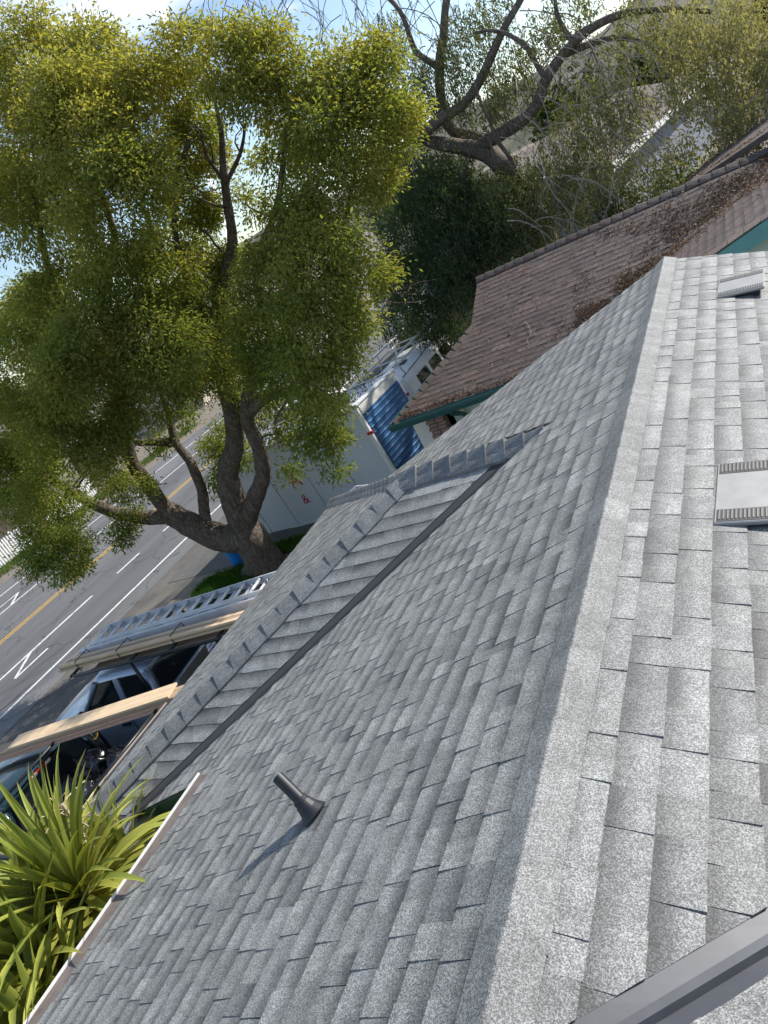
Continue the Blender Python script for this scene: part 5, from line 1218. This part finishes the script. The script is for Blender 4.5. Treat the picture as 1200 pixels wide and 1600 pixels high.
# ---------------------------------------------------------------- strap-leaved plant by the eave
plant = empty('strap_leaf_plant', (-5.15, 1.75, 0), label='spiky clump of long yellow-green strap leaves beside the white roof gutter', cat='plant')
RP = random.Random(31)
MT['deadstrap'] = simple('dead_strap', (0.20, 0.14, 0.08), 0.85, var=.3)
def strap(o_, az, el, L, w0, bend, colr, twist=0.0):
    n = 9; p = Vector(o_); d = Vector((math.cos(az) * math.cos(el), math.sin(az) * math.cos(el), math.sin(el)))
    side = Vector((-math.sin(az), math.cos(az), 0)); V = []; F = []; cols = []; seg = L / (n - 1)
    for i in range(n):
        f = i / (n - 1); wd = w0 * (0.55 + 1.1 * f if f < .35 else .935 * (1 - ((f - .35) / .65) ** 1.7) + .02) / 2
        s_ = (Matrix.Rotation(twist * f, 3, d) @ side).normalized(); nn = d.cross(s_).normalized()
        V += [p + s_ * wd, p - nn * wd * .45 * (1 if nn.z > 0 else -1), p - s_ * wd]; k = 1 + .35 * (f - .3)
        base_c = Vector(colr) * k if f < .93 else Vector((.28, .22, .07))
        edge = Vector((colr[0] * 1.35, colr[1] * 1.22, colr[2] * 1.2))
        cols += [edge * k, base_c, edge * k]
        p = p + d * seg; d = (d + Vector((0, 0, -1)) * bend * (f + .25) * seg / .12 * .12 + Vector((RP.gauss(0, .012), RP.gauss(0, .012), 0))).normalized()
    for i in range(n - 1):
        for j in (0, 1): F.append((i * 3 + j, i * 3 + j + 1, (i + 1) * 3 + j + 1, (i + 1) * 3 + j))
    c = Vector(o_); me = bpy.data.meshes.new('leaf'); me.from_pydata([tuple(v - c) for v in V], [], F); me.polygons.foreach_set('use_smooth', [True] * len(F))
    ca = me.color_attributes.new('leafcol', 'FLOAT_COLOR', 'POINT'); ca.data.foreach_set('color', np.array([(*x, 1) for x in cols], np.float32).ravel()); me.materials.append(MT['blade'])
    o = bpy.data.objects.new('leaf', me); COL.objects.link(o); o.parent = plant; o.location = c - Vector(plant.location)
heads = [((-5.22, 1.80, 2.88), 165, 1.08), ((-5.35, 1.38, 2.74), 130, 1.05), ((-5.50, 2.25, 2.44), 60, .85), ((-5.05, 1.05, 2.5), 90, .92), ((-5.7, 1.75, 2.5), 70, .9), ((-5.2, 1.45, 2.45), 70, .85)]
for hi_, (hp, nl_, LL) in enumerate(heads):
    hp = Vector(hp)
    for k in range(nl_):
        f = k / nl_; az = k * 2.39996 + RP.uniform(-.2, .2); el = math.radians(82 - 128 * f + RP.uniform(-9, 9))
        y_ = RP.random(); c_ = Vector((.13, .18, .035)).lerp(Vector((.42, .42, .09)), max(0, min(1, .12 + .85 * f * (.35 + .65 * y_) + .25 * (y_ - .4))))
        Lk = LL * RP.uniform(.72, 1.1) * (1.0 if f < .75 else .9)
        strap(hp + Vector((math.cos(az), math.sin(az), 0)) * .035 + Vector((0, 0, .14 * (1 - f))), az, el, Lk, RP.uniform(.062, .10), RP.uniform(.5, 1.7) + 3.0 * f * RP.random(), c_, RP.uniform(-.5, .5))
    g = MB(); p, r = limb([(plant.location.x + .1 * hi_, plant.location.y - .1 * hi_, 0), (hp.x * .6 + plant.location.x * .4, hp.y * .6 + plant.location.y * .4, hp.z * .5), hp + Vector((0, 0, .12))], .075, .05, seed=hi_, wob=.03); g.tube(p, r, 9); g.build('cane', 'bark', plant, world=True, loc=plant.location, smooth=True)
    g = MB()      # dead skirt
    for k in range(24):
        az = RP.uniform(0, 6.28); q = [hp + Vector((math.cos(az) * .06, math.sin(az) * .06, -.02)), hp + Vector((math.cos(az) * .2, math.sin(az) * .2, -.15)), hp + Vector((math.cos(az) * .24, math.sin(az) * .24, -.15 - RP.uniform(.3, .7)))]; g.tube(q, [.012, .014, .004], 4)
    g.build('dead_leaves', 'deadstrap', plant, world=True, loc=plant.location, kind='stuff') if 'deadstrap' in MT else None
g = MB(); RS = random.Random(2)      # dried flower stalk
s0 = Vector((-5.42, 2.12, 2.85)); g.tube([s0, s0 + Vector((.03, .02, .3)), s0 + Vector((.02, .05, .62))], .014, 6)
for k in range(70):
    c = s0 + Vector((.02, .03, RS.uniform(.12, .62))); e = c + Vector((RS.gauss(0, .10), RS.gauss(0, .10), RS.gauss(.02, .06))); g.tube([c, c.lerp(e, .5) + Vector((0, 0, .02)), e], [.004, .003, .006], 4)
MT['drystalk'] = simple('dry_stalk', (0.46, 0.38, 0.25), 0.85, var=.25)
g.build('dry_flower_stalk', 'drystalk', plant, world=True, loc=plant.location)

# ---------------------------------------------------------------- grass and verge
def grass(name, pts, label, hgt, ca, cb):
    C = np.array(pts, np.float32); n = len(C); L = NP.uniform(.6, 1.3, n) * hgt; D = unit(NP.normal(size=(n, 3)) * .45 + np.array([0, 0, 1])); W, N = frames(D); C[:, 2] += L * .42
    col_ = (np.array(ca) + (np.array(cb) - np.array(ca)) * NP.uniform(0, 1, (n, 1))).astype(np.float32)
    o = quads(name, C, D, W, N, L, NP.uniform(.012, .03, n), col_, 'grass', None, 'stuff'); tag(o, label, 'grass')
RG = random.Random(77)
def patch(cx, cy, rx_, ry_, n):
    out = []
    while len(out) < n:
        a, b = RG.uniform(-1, 1), RG.uniform(-1, 1)
        if a * a + b * b < 1 + .5 * noise.noise(Vector((a * 3, b * 3, cx))): out.append((cx + a * rx_, cy + b * ry_, 0.0))
    return out
grass('grass_patch', patch(-13.4, 11.6, 1.1, .8, 4200) + patch(-12.2, 12.9, 1.6, .35, 2600) + patch(-13.2, 10.9, .5, .5, 900), 'green grass tuft patch around the big tree trunk', .20, (.035, .10, .012), (.09, .19, .03))
grass('verge_grass', [(RG.uniform(-34.2, -32.6) + .3 * noise.noise(Vector((i * .01, 0, 0))), RG.uniform(8, 34), 0) for i in range(9000)], 'green grass verge along the white picket fence', .22, (.06, .13, .02), (.16, .22, .05))

# white picket fence across the road
fx = -34.3; fence = empty('picket_fence', (fx, 18, 0), label='white picket fence on the far side of the road', cat='fence')
pk = MB(); pk.add([(-.012, -.045, .08), (-.012, .045, .08), (-.012, .045, 1.12), (-.012, 0, 1.20), (-.012, -.045, 1.12), (.012, -.045, .08), (.012, .045, .08), (.012, .045, 1.12), (.012, 0, 1.20), (.012, -.045, 1.12)], [(0, 1, 2, 3, 4), (9, 8, 7, 6, 5), (0, 5, 6, 1), (1, 6, 7, 2), (2, 7, 8, 3), (3, 8, 9, 4), (4, 9, 5, 0)])
p0 = None
for k in range(70):
    y = -2 + k * .155 - 2
    if p0 is None: p0 = pk.build('picket', 'white', fence); o = p0
    else: o = link_copy(p0, fence)
    o.location = (.03, y + 1, RP.uniform(-.01, .01)); o.rotation_euler = (RP.uniform(-.01, .01), 0, 0)
for z in (.35, .92): g = MB(); g.box((-.01, 2.2, z), (.04, 11.2, .09)); g.build('rail', 'white', fence)
for k in range(5): g = MB(); g.box((-.05, -3.2 + k * 2.7, .6), (.10, .10, 1.3)); g.build('post', 'white', fence, bevel=.01)

# far side: houses and trees glimpsed through the branches
def far_house(name, x0, x1, y0, y1, h, rise, wm, rm, label, axis='y', over=.4):
    t_ = empty(name, ((x0 + x1) / 2, (y0 + y1) / 2, 0), label=label, cat='house'); cx, cy = t_.location.x, t_.location.y
    g = MB(); g.box((0, 0, h / 2), (x1 - x0, y1 - y0, h)); g.build('wall', wm, t_)
    hx, hy = (x1 - x0) / 2 + over, (y1 - y0) / 2 + over
    for s_ in (-1, 1):
        if axis == 'y': poly = [(s_ * hx, -hy, h - .1), (s_ * hx, hy, h - .1), (0, hy, h + rise), (0, -hy, h + rise)]
        else: poly = [(-hx, s_ * hy, h - .1), (hx, s_ * hy, h - .1), (hx, 0, h + rise), (-hx, 0, h + rise)]
        g = MB(); g.slab(poly, .15); g.build('roof_slope', rm, t_)
    for s_ in (-1, 1):
        g = MB()
        if axis == 'y': g.slab([(-hx + over, s_ * (hy - over), h - .05), (hx - over, s_ * (hy - over), h - .05), (0, s_ * (hy - over), h + rise - .15)], .05, Vector((0, s_, 0)))
        else: g.slab([(s_ * (hx - over), -hy + over, h - .05), (s_ * (hx - over), hy - over, h - .05), (s_ * (hx - over), 0, h + rise - .15)], .05, Vector((s_, 0, 0)))
        g.build('gable_wall', wm, t_)
    for k in range(3):
        yy = -hy + over + (k + .5) * (2 * (hy - over)) / 3
        w_ = MB(); w_.box((hx - over + .01, yy, h * .55), (.06, 1.3, 1.1)); w_ = w_.build('window', 'white', t_); g = MB(); g.box((hx - over + .045, yy, h * .55), (.02, 1.1, .9)); g.build('pane', 'glass', w_)
    for k in range(2):
        xx = (-hx + over) * .5 + k * (hx - over)
        w_ = MB(); w_.box((xx, -hy + over - .01, h * .55), (1.3, .06, 1.1)); w_ = w_.build('window', 'white', t_); g = MB(); g.box((xx, -hy + over - .045, h * .55), (1.1, .02, .9)); g.build('pane', 'glass', w_)
    return t_
far_house('far_house', -49, -39, 14, 27, 2.9, 1.6, 'darkwall', 'farroof', 'dark brown house behind the white picket fence')
far_house('far_house', -46, -37, 40, 54, 3.0, 1.7, 'cream', 'farroof', 'cream house across the road seen through the big tree')
far_house('far_house', -28, -16, 62, 74, 3.0, 1.6, 'cream', 'farroof', 'cream house far along the road beyond the white van', 'x')
# house with the white fascia beyond the brown roof
f0, f1 = at_z(3.6, 955, 258), at_z(3.6, 1108, 117); fd = (f1 - f0).normalized(); fn = Vector((-fd.y, fd.x, 0))
fh = empty('fascia_house', f0 * .5 + f1 * .5 - Vector((0, 0, 3.8)), label='red brown roofed house with long white fascia behind the drooping tree', cat='house')
up = Vector((0, 0, 1))
g = MB(); g.slab([f0, f1, f1 + fn * 5 + up * 1.7, f0 + fn * 5 + up * 1.7], .12); g.build('roof_slope', 'farroof', fh, world=True, loc=fh.location)
g = MB(); g.slab([f0 + fn * 5 + up * 1.7, f1 + fn * 5 + up * 1.7, f1 + fn * 10, f0 + fn * 10], .12); g.build('roof_slope', 'farroof', fh, world=True, loc=fh.location)
g = MB(); g.slab([f0 - fn * .02 + up * .02, f1 - fn * .02 + up * .02, f1 - fn * .02 - up * .26, f0 - fn * .02 - up * .26], .05, -fn); g.build('fascia', 'white', fh, world=True, loc=fh.location)
g = MB(); g.slab([f0 + fn * .6 + fd * .5 - up * .2, f1 + fn * .6 - up * .2, Vector((f1.x, f1.y, 0)) + fn * .6, Vector((f0.x, f0.y, 0)) + fn * .6 + fd * .5], .1, -fn); g.build('wall', 'bluegrey', fh, world=True, loc=fh.location)
e0 = f0 + fd * .5
g = MB(); g.slab([e0 + fn * .6 - up * .2, e0 + fn * 5 + up * 1.5, e0 + fn * 9.4 - up * .2, Vector((e0.x, e0.y, 0)) + fn * 9.4, Vector((e0.x, e0.y, 0)) + fn * .6], .1, -fd); g.build('wall', 'bluegrey', fh, world=True, loc=fh.location)
for k in range(4):
    continue
    c = f0.lerp(f1, .15 + .2 * k) + fn * .58; c.z = 2.2; w_ = MB(); w_.slab([c + fd * a + up * b for a, b in ((-.7, -.6), (.7, -.6), (.7, .6), (-.7, .6))], .06, -fn); w_ = w_.build('window', 'white', fh, world=True, loc=fh.location)
    g = MB(); c = c - fn * .03; g.slab([c + fd * a + up * b for a, b in ((-.6, -.5), (.6, -.5), (.6, .5), (-.6, .5))], .03, -fn); o = g.build('pane', 'glass', w_, loc=fh.location); o.location = (0, 0, 0)
# far street trees
for k, (x, y, h, r) in enumerate(((-44, 33, 7, 3), (-52, 60, 9, 4), (-33, 80, 8, 3.5), (-15, 85, 9, 4), (-6, 70, 8, 3.5), (6, 75, 9, 4))):
    cl = [((x + RT.uniform(-.5, .5) * r, y + RT.uniform(-.5, .5) * r, h * .62 + RT.uniform(-.3, .35) * h * .6), (r * .55, r * .55, r * .5)) for _ in range(7)]
    b_ = Vector((x, y, 0)); t_ = empty('street_tree', b_, label=('round green tree between the dark brown and cream houses', 'tall green tree behind the cream house across the road', 'street tree far along the far kerb', 'far tree beside the distant cream house', 'far tree behind the white-fascia house', 'far tree toward the hills past the rear brown roof')[k], cat='tree', group='far street trees')
    grow(cl, 'crown', t_, 26, (.25, .45), (.14, .25), lambda C, K, n: (np.array([.035, .06, .02]) + np.array([.06, .06, .02]) * K[:, 3:4]) * NP.uniform(.7, 1.2, (n, 1)), 'leaf', .3, .4)
    g = MB(); p, rr = limb([b_, b_ + Vector((.2, 0, h * .3)), b_ + Vector((0, .2, h * .6))], .25, .12, seed=k); g.tube(p, rr, 8); g.build('trunk', 'bark', t_, world=True, loc=b_, smooth=True)
